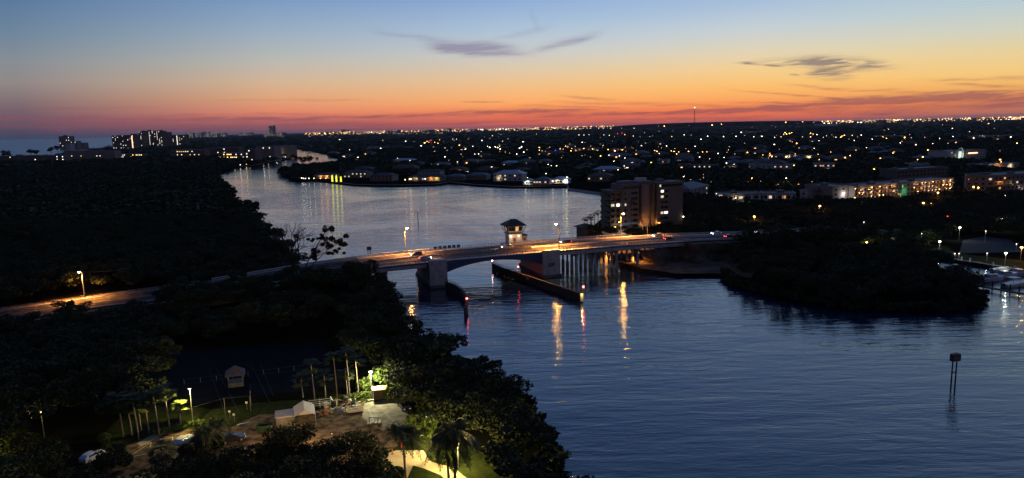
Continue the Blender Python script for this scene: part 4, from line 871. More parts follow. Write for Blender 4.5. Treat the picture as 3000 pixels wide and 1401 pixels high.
# right bank
MARINA = G([(2690,757),(2700,735),(2770,722),(2800,695),(2870,690),(2990,705),(3050,745),(3300,800),(3300,900)], 1.2); PLAZA = G([(1660,706),(1680,640),(1740,560),(1800,540),(1990,600),(2020,640),(2020,700)], 1.2)
RIPRAP = G([(1740,720),(2140,700),(2150,830),(1740,800)], 1.2)
P = grid(40, 520, 195, 460, 6.4, B); qx = px_of(P, 1.2)[:, 0]; P = P[(road_d(P) > np.where(qx > 2175, 11.5, 15)) & ~inpoly(P, MARINA) & ~inpoly(P, PLAZA) & ~inpoly(P, RIPRAP)]; P = P[clear_of_buildings(P)]
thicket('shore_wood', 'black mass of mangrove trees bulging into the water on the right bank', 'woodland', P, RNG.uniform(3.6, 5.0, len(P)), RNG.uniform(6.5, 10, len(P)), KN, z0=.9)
P = grid(40, 900, 460, 900, 10, B); P = P[clear_of_buildings(P)]; q = px_of(P, 1.2); P = P[~((q[:, 1] > 530) & (q[:, 0] < 1800))]
thicket('suburban_wood', 'dark suburban tree cover behind the tall apartment block', 'woodland', P, RNG.uniform(5.5, 7.5, len(P)), RNG.uniform(6, 9.5, len(P)), KM)
SHORE = np.array([W(x, y, 1.2)[:2] for x, y in COAST_B[12:24]])
P = np.concatenate([grid(-700, 1250, 650, 1300, 13.5, B), grid(-900, 1500, 1300, 1900, 20, B)]); P = P[clear_of_buildings(P)]
near_shore = np.min(np.linalg.norm(P[:, None] - SHORE[None], axis=2), 1) < 26; q = px_of(P, 1.2)
P = P[~((q[:, 1] > 519) & (q[:, 0] > 900) & (q[:, 0] < 1800))]
thicket('suburban_wood', 'dark tree cover between the houses beyond the lake', 'woodland', P, RNG.uniform(7, 10, len(P)), RNG.uniform(4.5, 8.5, len(P)), KM[:3] + KF[:2])
P = grid(-2000, 3400, 1900, 3600, 36, B); P = P[clear_of_buildings(P)]
thicket('suburban_wood', 'dark tree cover of the far suburbs below the light bands', 'woodland', P, RNG.uniform(18, 26, len(P)), RNG.uniform(6, 10, len(P)), KF)
P = grid(-6500, 9500, 3600, 9500, 95, B)
thicket('suburban_wood', 'faint dark tree cover of the plain reaching to the horizon', 'woodland', P, RNG.uniform(45, 70, len(P)), RNG.uniform(7, 14, len(P)), KF)

# ---- single trees
def palm_crown(rng, r, nf=20, fan=False, droop=.9, seg=9):
    mb = MB()
    for f in range(nf):
        a = 2 * math.pi * f / nf + rng.uniform(-.25, .25); e = rng.uniform(-.35, 1.25) if not fan else rng.uniform(-.7, 1.45); L = r * rng.uniform(.8, 1.1)
        d = np.array([math.cos(a), math.sin(a), 0]); s = np.array([-d[1], d[0], 0]); pts = []
        for i in range(seg + 1):
            u = i / seg; hx = L * u * math.cos(e) * (1 - .15 * u); hz = L * (u * math.sin(e) - droop * .62 * u * u * (1.2 if not fan else .6)); pts.append(d * hx + np.array([0, 0, hz]))
        if fan:
            t = pts[seg // 2]
            for k in range(9):
                b = (k - 4) / 4 * 1.15; dr = (d * math.cos(b) + s * math.sin(b)); tip = t + dr * L * .55 * (1 - .12 * abs(k - 4)) + np.array([0, 0, math.sin(e) * L * .25 * math.cos(b) - .12 * L]); w = np.cross(dr, [0, 0, 1]) * .13 * L / 2
                mb.add([t, (t + tip) / 2 + w, tip, (t + tip) / 2 - w], [(0, 1, 2, 3)])
            mb.add([pts[0], pts[0] + s * .05, t + s * .03, t], [(0, 1, 2, 3)]); continue
        for i in range(seg):
            p, q = pts[i], pts[i + 1]; w = .05 * (1 - i / seg) + .015; mb.add([p - s * w, p + s * w, q + s * w, q - s * w], [(0, 1, 2, 3)])
            u = (i + .5) / seg; ll = L * .30 * math.sin(math.pi * min(1, .15 + u * .85)) + .1
            for sg_ in (-1, 1):
                for h in (0, .5):
                    m_ = p + (q - p) * h; o_ = (s * sg_ * .75 + d * .45 + np.array([0, 0, -.75 * droop])) ; o_ = o_ / np.linalg.norm(o_) * ll; wv = (q - p) * .26
                    mb.add([m_ - wv, m_ + o_ * .55 + wv * .2 - wv * .8, m_ + o_, m_ + o_ * .55 + wv * .9], [(0, 1, 2, 3)])
    return mb
def palm(name, label, base, h, r, seed, fan=False, lean=(0, 0), group=None, leaf=None, tr=.16, nf=22):
    rng = np.random.default_rng(seed); t = thing(name, label, 'palm tree', base, 0, group)
    pts = [np.array([lean[0] * h * u ** 1.5, lean[1] * h * u ** 1.5, h * u]) for u in np.linspace(0, 1, 6)]
    MB().path(pts, tr * 1.25, tr * .8, 7).build('trunk', PBARK, t)
    c = palm_crown(rng, r, int(nf * (1.5 if fan else 1)), fan, .9).build('crown', leaf or LEAFP, t); c.location = [float(v) for v in pts[-1]]
    return t
def tree(name, label, base, h, r, seed, n=1500, card=.34, leaf=None, group=None, cat='tree', lobes=None, trunk_r=.22, flat=.3, trunk_h=None, lean=(0, 0)):
    rng = np.random.default_rng(seed); t = thing(name, label, cat, base, 0, group)
    if lobes is None:
        lobes = [(0, 0, h - r * .8, r * .7)]
        for i in range(7):
            a = 2 * math.pi * i / 7 + rng.uniform(-.4, .4); rr_ = r * rng.uniform(.4, .68); lobes.append((rr_ * math.cos(a), rr_ * math.sin(a), h - r * rng.uniform(.55, 1.25), r * rng.uniform(.3, .5)))
    lobes = [(a + lean[0] * c, b + lean[1] * c, c, d) for a, b, c, d in lobes]
    V, F = cards(crown_pts(n, rng, lobes), card, rng, flat); npmesh('crown', V, F, leaf or LEAF, t)
    mb = MB(); th = trunk_h or max(.5, h - r * 1.6); fk = np.array([lean[0] * th, lean[1] * th, th]); mb.path([(0, 0, -.3), fk * [.4, .4, .5], fk], trunk_r, trunk_r * .75, 7)
    for L in lobes[1:6]: c = np.array(L[:3]); mid = (fk + c) / 2 + [0, 0, .3]; mb.path([fk, mid, c], trunk_r * .55, trunk_r * .15, 5)
    mb.build('trunk', BARK, t); return t
# the thin leaning tree and the bare one in front of the lake
b_ = W(872, 872, 1.3); k = mpp(b_)
def skyp(px, py, base):                       # a point above the ground at the same distance as base
    d = ray(px, py); t_ = base[1] / d[1]; return np.array([d[0] * t_, base[1], HC + d[2] * t_])
lb = [(skyp(x, y, b_), r) for x, y, r in ((962, 672, 3.2), (948, 688, 2.6), (985, 700, 3.0), (1000, 712, 2.4), (958, 722, 2.6), (930, 735, 2.4), (990, 735, 2.0), (915, 700, 1.2), (965, 748, 1.6), (925, 755, 1.6))]
t = thing('casuarina_tree', 'thin leaning feathery tree rising in front of the lake left of the bridge', 'tree', b_)
rng = np.random.default_rng(5); lo = [tuple(p - b_) + (r * .6,) for p, r in lb]
lo = [(a + rng.normal() * 1.1, b + rng.normal() * .8, c + rng.normal() * .9, d * rng.uniform(.35, .8)) for a, b, c, d in lo for _ in range(4)]
V, F = cards(crown_pts(4400, rng, lo), .3, rng, .2, 2.4); V[:, 1] *= 1; npmesh('crown', V, F, LEAF, t)
mb = MB(); st = [np.zeros(3), (skyp(880, 820, b_) - b_), (skyp(905, 760, b_) - b_), (skyp(940, 700, b_) - b_), (skyp(965, 665, b_) - b_)]; mb.path(st, .32, .08, 6)
mb.path([st[1], skyp(925, 765, b_) - b_, skyp(965, 728, b_) - b_, skyp(1000, 708, b_) - b_], .2, .06, 5)
for L in lo[2::4]: mb.path([st[2], (st[2] + np.array(L[:3])) / 2 + [0, 0, .5], np.array(L[:3])], .1, .03, 4)
mb.build('trunk', BARK, t)
b_ = W(850, 762, 1.3); t = thing('bare_tree', 'leafless tree with spreading thin branches in front of the lake beside the dark wood', 'tree', b_); mb = MB(); rng = np.random.default_rng(9)
def twig(p, d, L, r, n):
    q = p + d * L; mb.tube(p, q, r, r * .65, 4)
    if n == 0: return
    for _ in range(3 if n > 2 else 2):
        e = d + rng.normal(size=3) * .38 + [0, 0, .08]; e /= np.linalg.norm(e); twig(p + d * L * rng.uniform(.5, 1.0), e, L * rng.uniform(.6, .85), r * .6, n - 1)
for dx, dz in ((.12, 1), (.55, .85), (-.35, .9), (.3, 1), (-.1, 1)):
    d = np.array([dx, rng.uniform(-.3, .3), dz]); twig(np.zeros(3), d / np.linalg.norm(d), 6.9, .3, 4)
mb.build('branches', BARK, t)
# tall trees just in front of the left bridge end
for i, (x, y, top, r, lab) in enumerate(((1092, 868, 752, 3.6, 'tall dark tree whose top touches the lit bridge deck'), (1052, 880, 764, 4.0, 'dark tree rising over the left end of the bridge beside the tallest one'), (1005, 880, 775, 4.0, 'ragged dark tree in front of the road left of the bridge deck'),
        (960, 885, 790, 4.0, 'dark tree hiding the road below the leaning feathery tree'), (1128, 880, 822, 3.0, 'dark shore tree hanging over the water beside the left bridge end'), (905, 890, 805, 3.8, 'low dark tree below the thin leaning feathery tree'), (1150, 930, 868, 3.0, 'dark bush at the water edge below the left bridge pier'), (1120, 925, 855, 4.0, 'dark waterside tree just left of the left bridge pier'), (1030, 876, 758, 3.6, 'tall dark tree between the two tallest trees at the bridge deck'), (975, 880, 780, 3.4, 'dark tree standing right below the leaning feathery tree'), (1072, 890, 772, 3.4, 'dark tree filling the gap under the tallest tree at the deck'))):
    b_ = W(x, y, 1.2); h = skyp(x, top, b_)[2] - 1.2; r *= 1.35; tree('shore_tree', lab, b_, h, r, 300 + i, 2600, .4, lobes=[(0, 0, h - r * .6, r * .55), (-.5, .4, h - r * 1.2, r * .75), (r * .5, 0, h - r * 1.6, r * .6), (-r * .5, .5, h - r * 2, r * .7), (0, -.5, h * .45, r * .8), (r * .4, .6, h * .35, r * .7)])
# bank palms at the right bridge end
for i, (x, top, h) in enumerate(((1706, 640, 0), (1717, 640, 0), (1728, 634, 0), (1739, 628, 0), (1751, 624, 0), (1733, 642, 0))):
    b_ = W(x + 3, 690, 1.3); h = skyp(x, top, b_)[2] - 1.3
    palm('sabal_palm', ['leftmost', 'second', 'third', 'fourth', 'tallest and rightmost', 'short'][i] + ' of the round headed palms left of the tall apartment block', b_ + [0, i * 1.0 - 2, 0], h, 2.1, 40 + i, True, (-.03 * (i % 3 - 1), 0), 'round headed palms at the right bridge end', tr=.2)
pl = palm('sabal_palm', 'lone palm against the beige face of the tall apartment block', W(1851, 684, 1.6), 16.5, 2.2, 48, True, (.02, 0), tr=.18)
# peninsula tip trees
for i, (x, y, top, r, lab) in enumerate(((866, 506, 449, 6, 'umbrella shaped tree at the tip of the peninsula'), (888, 508, 455, 7, 'tall dark tree second from the tip of the peninsula'), (908, 506, 452, 7, 'tallest feathery tree of the peninsula'), (845, 510, 478, 7, 'low round tree at the very tip of the peninsula'), (860, 518, 488, 8, 'broad dark bush on the near side of the peninsula tip'),
        (930, 508, 468, 8, 'dense dark tree right of the tall peninsula trees'), (955, 500, 464, 8, 'dark tree in front of the far channel'), (985, 505, 470, 9, 'dark wide tree behind the yellow lit palms'), (1010, 505, 476, 9, 'dark tree above the lakeside house with the grey roof'), (880, 522, 497, 7, 'dark shrubby tree over the row of shore lamps'), (905, 520, 494, 7, 'dark tree behind the row of shore lamps'), (940, 512, 488, 8, 'dark tree left above the orange lit house'))):
    b_ = W(x, y, 1.2); h = skyp(x, top, b_)[2] - 1.2; tree('peninsula_tree', lab, b_, h, r, 400 + i, 420, 1.0, trunk_r=.5)
for i, (x, y, top) in enumerate(((932, 505, 463), (1000, 512, 478), (1105, 520, 498), (1270, 518, 500), (1385, 520, 503), (1597, 530, 508))):
    b_ = W(x, y, 1.2); h = skyp(x, top, b_)[2] - 1.2; palm('coconut_palm', ['slim palm at the peninsula in front of the far channel', 'slim palm right of the yellow lit palms', 'slim palm above the unlit lakeside house', 'slim palm behind the glowing veranda', 'slim palm left of the large pale blue roofed house', 'slim palm behind the floodlit white shore house'][i], b_, h, 4.5, 60 + i, tr=.3)
for i, x in enumerate((974, 986, 999)):
    b_ = W(x, 533, 1.2); h = 8.0 - (i == 2) * 1.5; t = palm('uplit_palm', ('left', 'middle', 'right')[i] + ' one of three palms with glowing yellow trunks at the lake edge', b_, h, 2.6, 70 + i, True, group='three yellow lit palms at the lake edge', tr=.5)
    MB().tube((0, 0, .2), (0, 0, h - .5), .95, .75, 8).build('glow_sleeve', E('yellow_glow', (.9, .85, .05), 1.6), t);  # the lit trunk's yellow glow is put in as an emissive sleeve
    light('uplight', t, (0, -2.4, .4), 140, (.9, 1, .2), .2, 60, (RAD(150), 0, 0))
# far left trees by the sea
for i, (x, y, top, r, lab) in enumerate(((20, 466, 437, 13, 'round dark tree at the far left in front of the sea'), (92, 462, 433, 11, 'dark twin topped tree in front of the sea left of the beach buildings'), (108, 462, 438, 8, 'small dark tree beside the twin topped tree by the sea'), (150, 452, 428, 12, 'broad dark tree just left of the beach buildings'), (170, 450, 425, 12, 'tall dark tree touching the beach building with bright windows'), (60, 470, 450, 9, 'low dark bush in front of the sea at the far left'), (270, 446, 427, 22, 'dark rounded wood right of the seaside blocks'), (300, 442, 423, 22, 'dark rounded tree clump left of the beach towers'), (322, 440, 422, 20, 'dark tree clump at the foot of the beach towers'))):
    b_ = W(x, y, 1.2); h = skyp(x, top, b_)[2] - 1.2; tree('seaside_tree', lab, b_, h, r, 430 + i, 500, 2.0, trunk_r=.8)
# single trees of the right bank
for i, (x, y, top, r, lab) in enumerate(((1905, 692, 652, 5.0, 'round dark tree in front of the tall apartment block entrance'), (1945, 690, 640, 6.0, 'dark spreading tree under the orange lit stair tower'), (1990, 690, 648, 6.0, 'dark tree at the right foot of the tall apartment block'), (2050, 690, 640, 7, 'large dark tree between the road and the grey roofed villa'), (2110, 692, 645, 7, 'large dark tree above the parked cars on the right road'),
        (2170, 700, 640, 7, 'large dark tree in front of the louvred white block'), (2180, 745, 665, 6, 'dark tree overhanging the road right of the bridge'), (2215, 740, 650, 7, 'big dark tree right of the oncoming car lights'), (2275, 755, 645, 8, 'dark tree hiding the road right of the last visible car'), (2325, 742, 640, 8, 'second dark tree hiding the road right of the last visible car'), (2372, 738, 638, 8, 'third dark tree hiding the road right of the last visible car'), (2420, 735, 636, 8, 'dark tree above the yellow lit mangrove bush'), (2465, 735, 636, 8, 'dark tree right above the yellow lit mangrove bush'), (2640, 620, 580, 7, 'dark wide tree in front of the green lit stairwell'), (2740, 620, 575, 7, 'dark crown in front of the right half of the walkway apartments'), (2450, 640, 600, 7, 'dark crown below the floodlit stair block'), (2530, 630, 590, 7, 'dark crown below the long walkway apartments'))):
    b_ = W(x, y, 1.3); h = skyp(x, top, b_)[2] - 1.3; tree('bank_tree', lab, b_, h, r, 460 + i, 1100, .6)
# ================================================================== near grounds at the bottom left
ZG = 1.2
def flat(name, pts, dz, m, kind='structure', z=ZG): return sheet(name, G(pts, z), z + dz, m, kind)
COURT = mat('court_surface', (.008, .011, .016), .9, vscale=.3, var=.3, spec=.02); PAVE = mat('yard_paving', (.17, .125, .08), .95, vscale=.7, var=.75, bump=.5, spec=.03); SLAB = mat('concrete_slab', (.36, .35, .28), .9, vscale=.6, var=.5, bump=.1, spec=.04)
SANDP = mat('sandy_path', (.42, .34, .22), .95, vscale=.6, var=.25)
flat('lawn', [(-120,1460),(-120,1370),(60,1345),(90,1401)], .004, GRASS)
flat('lawn', [(290,1400),(300,1275),(360,1215),(500,1180),(620,1200),(760,1180),(940,1165),(1100,1145),(1180,1150),(1240,1200),(1300,1260),(1420,1330),(1560,1440),(1500,1500)], .004, GRASS)
flat('tennis_court', [(470,1195),(420,1040),(940,1000),(1010,1130)], .008, COURT)
flat('car_park', [(180,1430),(290,1360),(360,1310),(440,1275),(560,1258),(680,1252),(700,1240),(760,1215),(930,1205),(1070,1180),(1190,1160),(1215,1225),(1200,1290),(1120,1330),(1000,1440)], .012, PAVE)
flat('concrete_slab', [(1068,1182),(1180,1162),(1196,1215),(1188,1243),(1120,1262),(1060,1225)], .016, SLAB)
flat('path', [(1105,1340),(1160,1320),(1240,1320),(1262,1352),(1330,1372),(1390,1420),(1440,1500),(1380,1500),(1330,1430),(1290,1392),(1240,1372),(1210,1364),(1185,1420),(1120,1420)], .02, SANDP)
flat('path', [(400,1300),(470,1262),(560,1240),(560,1247),(480,1272),(415,1308)], .02, SANDP)
COURTL = mat('court_line_paint', (.05, .055, .06), .8, spec=.02)
mb = MB()
def gl(mb, a, b, w, z): 
    a, b = W(*a, ZG), W(*b, ZG); mb.beam((a[0], a[1], z), (b[0], b[1], z), w, .006)
for a, b in (((612,1078),(672,1248)),((632,1076),(700,1210)),((735,1064),(790,1180)),((760,1060),(800,1160)),((540,1125),(905,1080)),((715,1060),(742,1085)),((505,1165),(640,1143))): gl(mb, a, b, .12, ZG + .016)
struct('court_marking', mb, COURTL)
mb = MB()
for a, b in (((375,1340),(443,1296)),((405,1310),(443,1296)),((443,1296),(440,1310)),((380,1340),(438,1328)),((505,1280),(507,1300)),((330,1350),(350,1348)),((466,1288),(520,1280)),((1080,1200),(1098,1240)),((1127,1210),(1170,1252))): gl(mb, a, b, .14, ZG + .022)
struct('parking_marking', mb, LINE)
for i, (a, b, lab) in enumerate((((696,1247),(732,1239),'pale concrete wheel stop on the beige yard'),((1078,1176),(1104,1170),'concrete wheel stop at the back of the lit slab beside the hut'),((1120,1168),(1148,1163),'concrete wheel stop in front of the small hut'))):
    p, q = W(*a, ZG), W(*b, ZG); c = (p + q) / 2; mb = MB(); mb.beam(p + [0, 0, .12], q + [0, 0, .12], .3, .16); o = mb.build('wheel_stop', CONCL, off=c); o.location = c; tag(o, lab, 'wheel stop')

# ---- lamp posts
def lamp_post(label, px, py, h, power, colour=YEL, key='Y', r=.22, name='lamp_post', arm=0.0, arot=0.0, zb=None, base=None, spot=None, pole_m=None, hs=1.0, group=None, out=.5):
    b = np.array(base) if base is not None else W(px, py, ZG if zb is None else zb); t = thing(name, label, 'lamp post', b, arot, group)
    MB().tube((0, 0, 0), (0, 0, h), *((.2, .15) if arm else (.11, .07)), 8).build('pole', pole_m or GALV, t)
    if arm: mb = MB(); mb.path([(0, 0, h - .1), (arm * .4, 0, h + .35), (arm, 0, h + .4)], .12, .1, 6); mb.build('arm', GALV, t)
    z = h + (.35 if arm else .1)
    mb = MB(); mb.box((arm, 0, z + .1), (.6 * hs, .34 * hs, .14)); hd = mb.build('lamp_head', DARKS, t)
    MB().sphere((arm, 0, z - .06 * hs), r, sq=(1.2, 1, .7)).build('lamp_glass', LCOL[key], hd)
    if power: light('lamp_light', t, (arm, -out if not arm else 0, z - (.95 if arm else .35)), power, colour, .15, 148 if arm else None)
    return t
lamp_post('lamp post with a bright white globe beside the small hut', 1090, 1166, 5.6, 5400, (1, .88, .5), 'W', .34, out=.7)
lamp_post('slim lamp post whose top lights a round palm head yellow', 566, 1243, 7.0, 4500, YEL, 'Y', .16, out=.9)
lamp_post('lone lamp post glowing at its top in the dark wood on the left', 130, 1282, 5.0, 200, YEL, 'Y', .15, out=.5)
lamp_post('lamp post hidden among trees over the sandy path', 1264, 1318, 4.4, 4200, (1, .76, .3), 'Y', .16, out=.7)
lamp_post('unseen lamp post beyond the bottom edge, added to light the beige yard', 745, 1660, 8.0, 4200, (1, .62, .26), 'o', .14)  # out of frame, added to warm the yard
lamp_post('lamp post behind the leafy hedge in the bottom left corner', -30, 1345, 4.2, 1300, YEL, 'Y', .15)
lamp_post('unseen lamp post beyond the bottom edge, added to light the parking bays', 420, 1660, 8.0, 9000, (1, .66, .3), 'o', .14)  # added below the frame to light the bays and parked cars
lamp_post('lamp post behind the big drooping palm lighting the curved path', 1343, 1374, 4.2, 5200, (1, .74, .25), 'Y', .16)
lamp_post('unseen lamp post added among trunks beyond the bottom centre', 900, 1600, 5.0, 900, (1, .68, .3), 'o', .14)  # added out of view as extra light from below
lamp_post('unseen low lamp added behind the round dense tree', 838, 1312, 3.0, 3000, (1, .6, .24), 'o', .1, out=-.3)  # added out of sight to light the yard around the tree
lamp_post('unseen low lamp added behind the large broadleaf tree', 975, 1318, 3.0, 1800, (1, .66, .3), 'o', .1, out=-.3)  # another added lamp, kept out of sight, for the yard's glow
# ---- palm rows
PR1 = [(362,1281,1170,0),(387,1276,1190,1),(407,1288,1172,0),(414,1262,1190,1),(437,1272,1176,0),(467,1276,1168,0),(498,1260,1150,0)]
for i, (x, y, top, dim) in enumerate(PR1):
    b_ = W(x, y, ZG); h = skyp(x - 6, top - 4, b_)[2] - ZG; palm('sabal_palm', ('first', 'second', 'third', 'fourth', 'fifth', 'sixth', 'seventh')[i] + ' from left of the tall pale trunked palms behind the bays', b_, h, 2.6, 80 + i, True, (-.05, .0), 'tall palms behind the parking bays', tr=.12)
b_ = W(531, 1252, ZG); palm('sabal_palm', 'short palm with its round head lit bright yellow by the slim lamp post', b_, skyp(528, 1188, b_)[2] - ZG, 2.1, 90, True, (-.03, 0), leaf=LEAFB, tr=.17)
PR2 = [(888,1165,1110),(922,1172,1070),(955,1168,1100),(989,1170,1044),(1019,1165,1095),(1026,1170,1034),(1051,1162,1055)]
for i, (x, y, top) in enumerate(PR2):
    b_ = W(x, y, ZG); h = skyp(x - 5, top, b_)[2] - ZG; palm('sabal_palm', ('first', 'second', 'third', 'fourth', 'fifth', 'sixth', 'seventh')[i] + ' from the left of the slender palms behind the junk pile', b_, h, 2.5, 95 + i, True, (-.03, 0), 'slender palms behind the junk pile', tr=.11)
for i, (x, y, top, r, lab, ln) in enumerate(((1190, 1410, 1262, 4.6, 'drooping coconut palm at the bottom centre left of the sandy path', (-.04, 0)), (1316, 1430, 1290, 4.6, 'slim trunked coconut palm before the curved path', (-.03, 0)), (1334, 1432, 1262, 5.2, 'big drooping coconut palm before the curved path', (.0, 0)))):
    b_ = W(x, y, ZG); h = skyp(x, top, b_)[2] - ZG; palm('coconut_palm', lab, b_, h, r, 110 + i, False, ln, tr=.17, nf=28)
for i, (x, y, h, r, lab) in enumerate(((600, 1335, 4.5, 3.4, 'dark palm with wide fronds left of the beige yard'), (478, 1372, 3.0, 3.0, 'spiky dark palm in front of the parking bays'), (640, 1300, 4.0, 3.2, 'dark palm right of the parked black car'))):
    palm('fan_palm', lab, W(x, y, ZG), h, r, 120 + i, i == 1, tr=.2, nf=30)
# ---- leafy trees of the near grounds
NT = [(612, 1318, 1262, 2.6, 'small dark tree right of the parked black car'), (562, 1345, 1288, 3.0, 'dark tree in front of the parked white car'), (700, 1400, 1298, 4.0, 'dark leafy tree at the lower edge of the beige yard'), (615, 1385, 1306, 3.8, 'dark crown left of the beige yard lower edge'), (905, 1440, 1318, 4.6, 'dark crown between the two round bottom trees'), (500, 1430, 1335, 4.0, 'dark crown right of the spiky palm'), (1140, 1450, 1360, 3.8, 'dark low crown behind the clipped shrub'), (165, 1360, 1275, 3.4, 'dark tree right of the lone lamp post'), (60, 1320, 1245, 4.4, 'dark tree left of the lone lamp post'), (330, 1372, 1290, 3.4, 'round headed dark tree in front of the parking bays'), (115, 1415, 1312, 4.6, 'broad dark tree mass left of the white hatchback'), (215, 1450, 1352, 4.0, 'dark tree below the white hatchback'), (60, 1420, 1345, 4.2, 'dark shrub mass at the bottom left corner'),
      (560, 1440, 1330, 4.6, 'dark leafy tree right of the spiky palm at the bottom'), (855, 1352, 1216, 4.6, 'round dense dark tree in front of the white tent'), (800, 1365, 1268, 3.8, 'dark tree left under the round dense tree'), (925, 1362, 1280, 3.8, 'dark tree right under the round dense tree'), (1035, 1370, 1240, 5.4, 'large dark broadleaf tree in front of the junk pile'), (940, 1400, 1300, 5.2, 'dark broadleaf tree at the bottom centre'),
      (760, 1420, 1315, 5.2, 'dark broadleaf tree below the beige yard'), (660, 1440, 1345, 5.0, 'dark leafy tree at the bottom left of centre'), (1090, 1400, 1305, 4.4, 'dark broadleaf tree left of the traffic cone'), (1000, 1460, 1345, 5, 'dark crown at the bottom edge right of centre trunks'), (420, 1450, 1375, 3.6, 'dark low tree at the bottom edge below the parking bays'),
      (860, 1370, 1280, 4.4, 'dark leafy tree under the round dense tree'), (300, 1450, 1385, 3.6, 'small dark tree at the bottom edge under the round headed tree')]
for i, (x, y, top, r, lab) in enumerate(NT):
    b_ = W(x, y, ZG); h = max(2.5, skyp(x, top, b_)[2] - ZG); tree('broadleaf_tree', lab, b_, h, r, 500 + i, 3800, .24, lobes=None)
tree('clipped_shrub', 'smooth round clipped shrub at the bottom centre beside the path', W(1163, 1408, ZG), 2.5, 1.75, 530, 3600, .14, lobes=[(0, 0, 1.25, 1.3), (0.05, 0, 1.3, 1.15)], cat='shrub', trunk_h=.5)
tree('clipped_shrub', 'round clipped bush right of the white hatchback', W(307, 1300, ZG), 2.2, 1.5, 531, 2600, .15, leaf=LEAFB, lobes=[(0, 0, 1.1, 1.15), (0, 0, 1.2, .95)], cat='shrub', trunk_h=.4)
b_ = W(1252, 1340, ZG); tree('lit_tree', 'slender tree whose leaves are lit bright yellow beside the path', b_, skyp(1255, 1212, b_)[2] - ZG, 2.6, 532, 1500, .3, leaf=LEAFB, lobes=[(0, 0, 6.8, 1.5), (.8, .3, 5.9, 1.1), (-.7, .2, 6.2, 1.1), (.3, 0, 4.6, .9), (-.2, 0, 3.4, .8)], trunk_r=.14, trunk_h=3.5)
b_ = W(1118, 1148, ZG); tree('lit_tree', 'leafy bush lit yellow by the white globe lamp behind the hut', b_, 6.2, 3.0, 533, 2300, .28, leaf=LEAFB)
b_ = W(1160, 1170, ZG); tree('leafy_bush', 'pale green bush at the right corner of the lit concrete slab', b_, 4.6, 2.8, 534, 1800, .26, leaf=LEAFB)
b_ = W(1070, 1152, ZG); tree('leafy_bush', 'green bush left of the white globe lamp', b_, 4.0, 2.3, 535, 1400, .24, leaf=LEAFB)
b_ = W(1215, 1262, ZG); tree('leafy_bush', 'dim reddish green bush between the slab and the yellow lit tree', b_, 3.6, 2.2, 536, 1200, .24, leaf=LEAFB)
b_ = W(1300, 1352, ZG); tree('leafy_bush', 'low bush on the right of the path fork', b_, 1.6, 2.0, 537, 1100, .2, leaf=LEAFB, lobes=[(0, 0, .7, 1.2), (1.2, .3, .6, 1.0), (-1.2, .4, .6, 1.0)], trunk_h=.3)
b_ = W(25, 1372, ZG); tree('leafy_hedge', 'yellow green leafy hedge lit at the bottom left corner', b_, 2.4, 3.4, 538, 2600, .22, leaf=LEAFB, lobes=[(0, 0, 1.1, 1.6), (2.2, .2, 1.0, 1.4), (-2.2, .2, 1.0, 1.5), (4, .2, .8, 1.1)], trunk_h=.4)
def hedge(label, pts, h, w, leaf, seed, n=900):
    P = [W(x, y, ZG) for x, y in pts]; rng = np.random.default_rng(seed); C = []
    tot = sum(np.linalg.norm(b - a) for a, b in zip(P, P[1:]))
    for a, b in zip(P, P[1:]):
        m_ = max(8, int(n * np.linalg.norm(b - a) / tot)); u = rng.uniform(0, 1, m_)[:, None]; C.append(a + (b - a) * u + np.stack([rng.uniform(-w / 2, w / 2, m_), rng.uniform(-w / 2, w / 2, m_), rng.uniform(.05, h, m_)], 1))
    C = np.concatenate(C) - P[0]; V, F = cards(C, .22, rng); o = npmesh('hedge', V, F, leaf); o.location = [float(v) for v in P[0]]; return tag(o, label, 'hedge')
hedge('low hedge along the back of the parking bays', [(455,1276),(500,1262),(560,1248),(590,1244)], .9, 1.2, LEAFB, 1, 1400)
hedge('low green hedge behind the junk pile and the lit slab', [(1020,1172),(1060,1166),(1090,1160)], 1.2, 1.4, LEAFB, 2, 900)

# ---- court fence
def fence(label, pts, h, name='court_fence'):
    P = [W(x, y, ZG) for x, y in pts]; t = thing(name, label, 'fence', P[0])
    mb = MB()
    for a, b in zip(P, P[1:]): mb.tube(a + [0, 0, h], b + [0, 0, h], .035, n=5)
    mb.build('top_rail', DARKS, t, off=P[0])
    for a, b in zip(P, P[1:]):
        n = max(1, int(np.linalg.norm(b - a) / 3.2))
        for i in range(n): p = a + (b - a) * i / n; MB().tube(p, p + [0, 0, h], .05, n=5).build('post', GALV, t, off=P[0])
    return t
fence('tall wire fence with a pale top rail around the dark tennis court', [(567, 1240), (660, 1212), (735, 1205), (737, 1168)], 3.2)
fence('thin court fence behind the dark gazebo', [(540, 1126), (905, 1081)], 1.1, 'tennis_net')
# ---- gazebo
g = thing('court_gazebo', 'small hip roofed gazebo standing dark in the middle of the tennis courts', 'gazebo', W(692, 1128, ZG), .35)
MB().box((0, 0, .5), (3.2, 3.0, 1.0)).build('bench_wall', CONCD, g)
for sx in (-1, 1):
    for sy in (-1, 1): MB().box((sx * 1.5, sy * 1.4, 1.4), (.16, .16, 2.8)).build('post', CONCD, g)
MB().hip(-1.7, 1.7, -1.6, 1.6, 2.85, 1.6, ov=.35, ridge=1.9).build('roof', mat('gazebo_roof', (.10, .085, .085), .7), g)
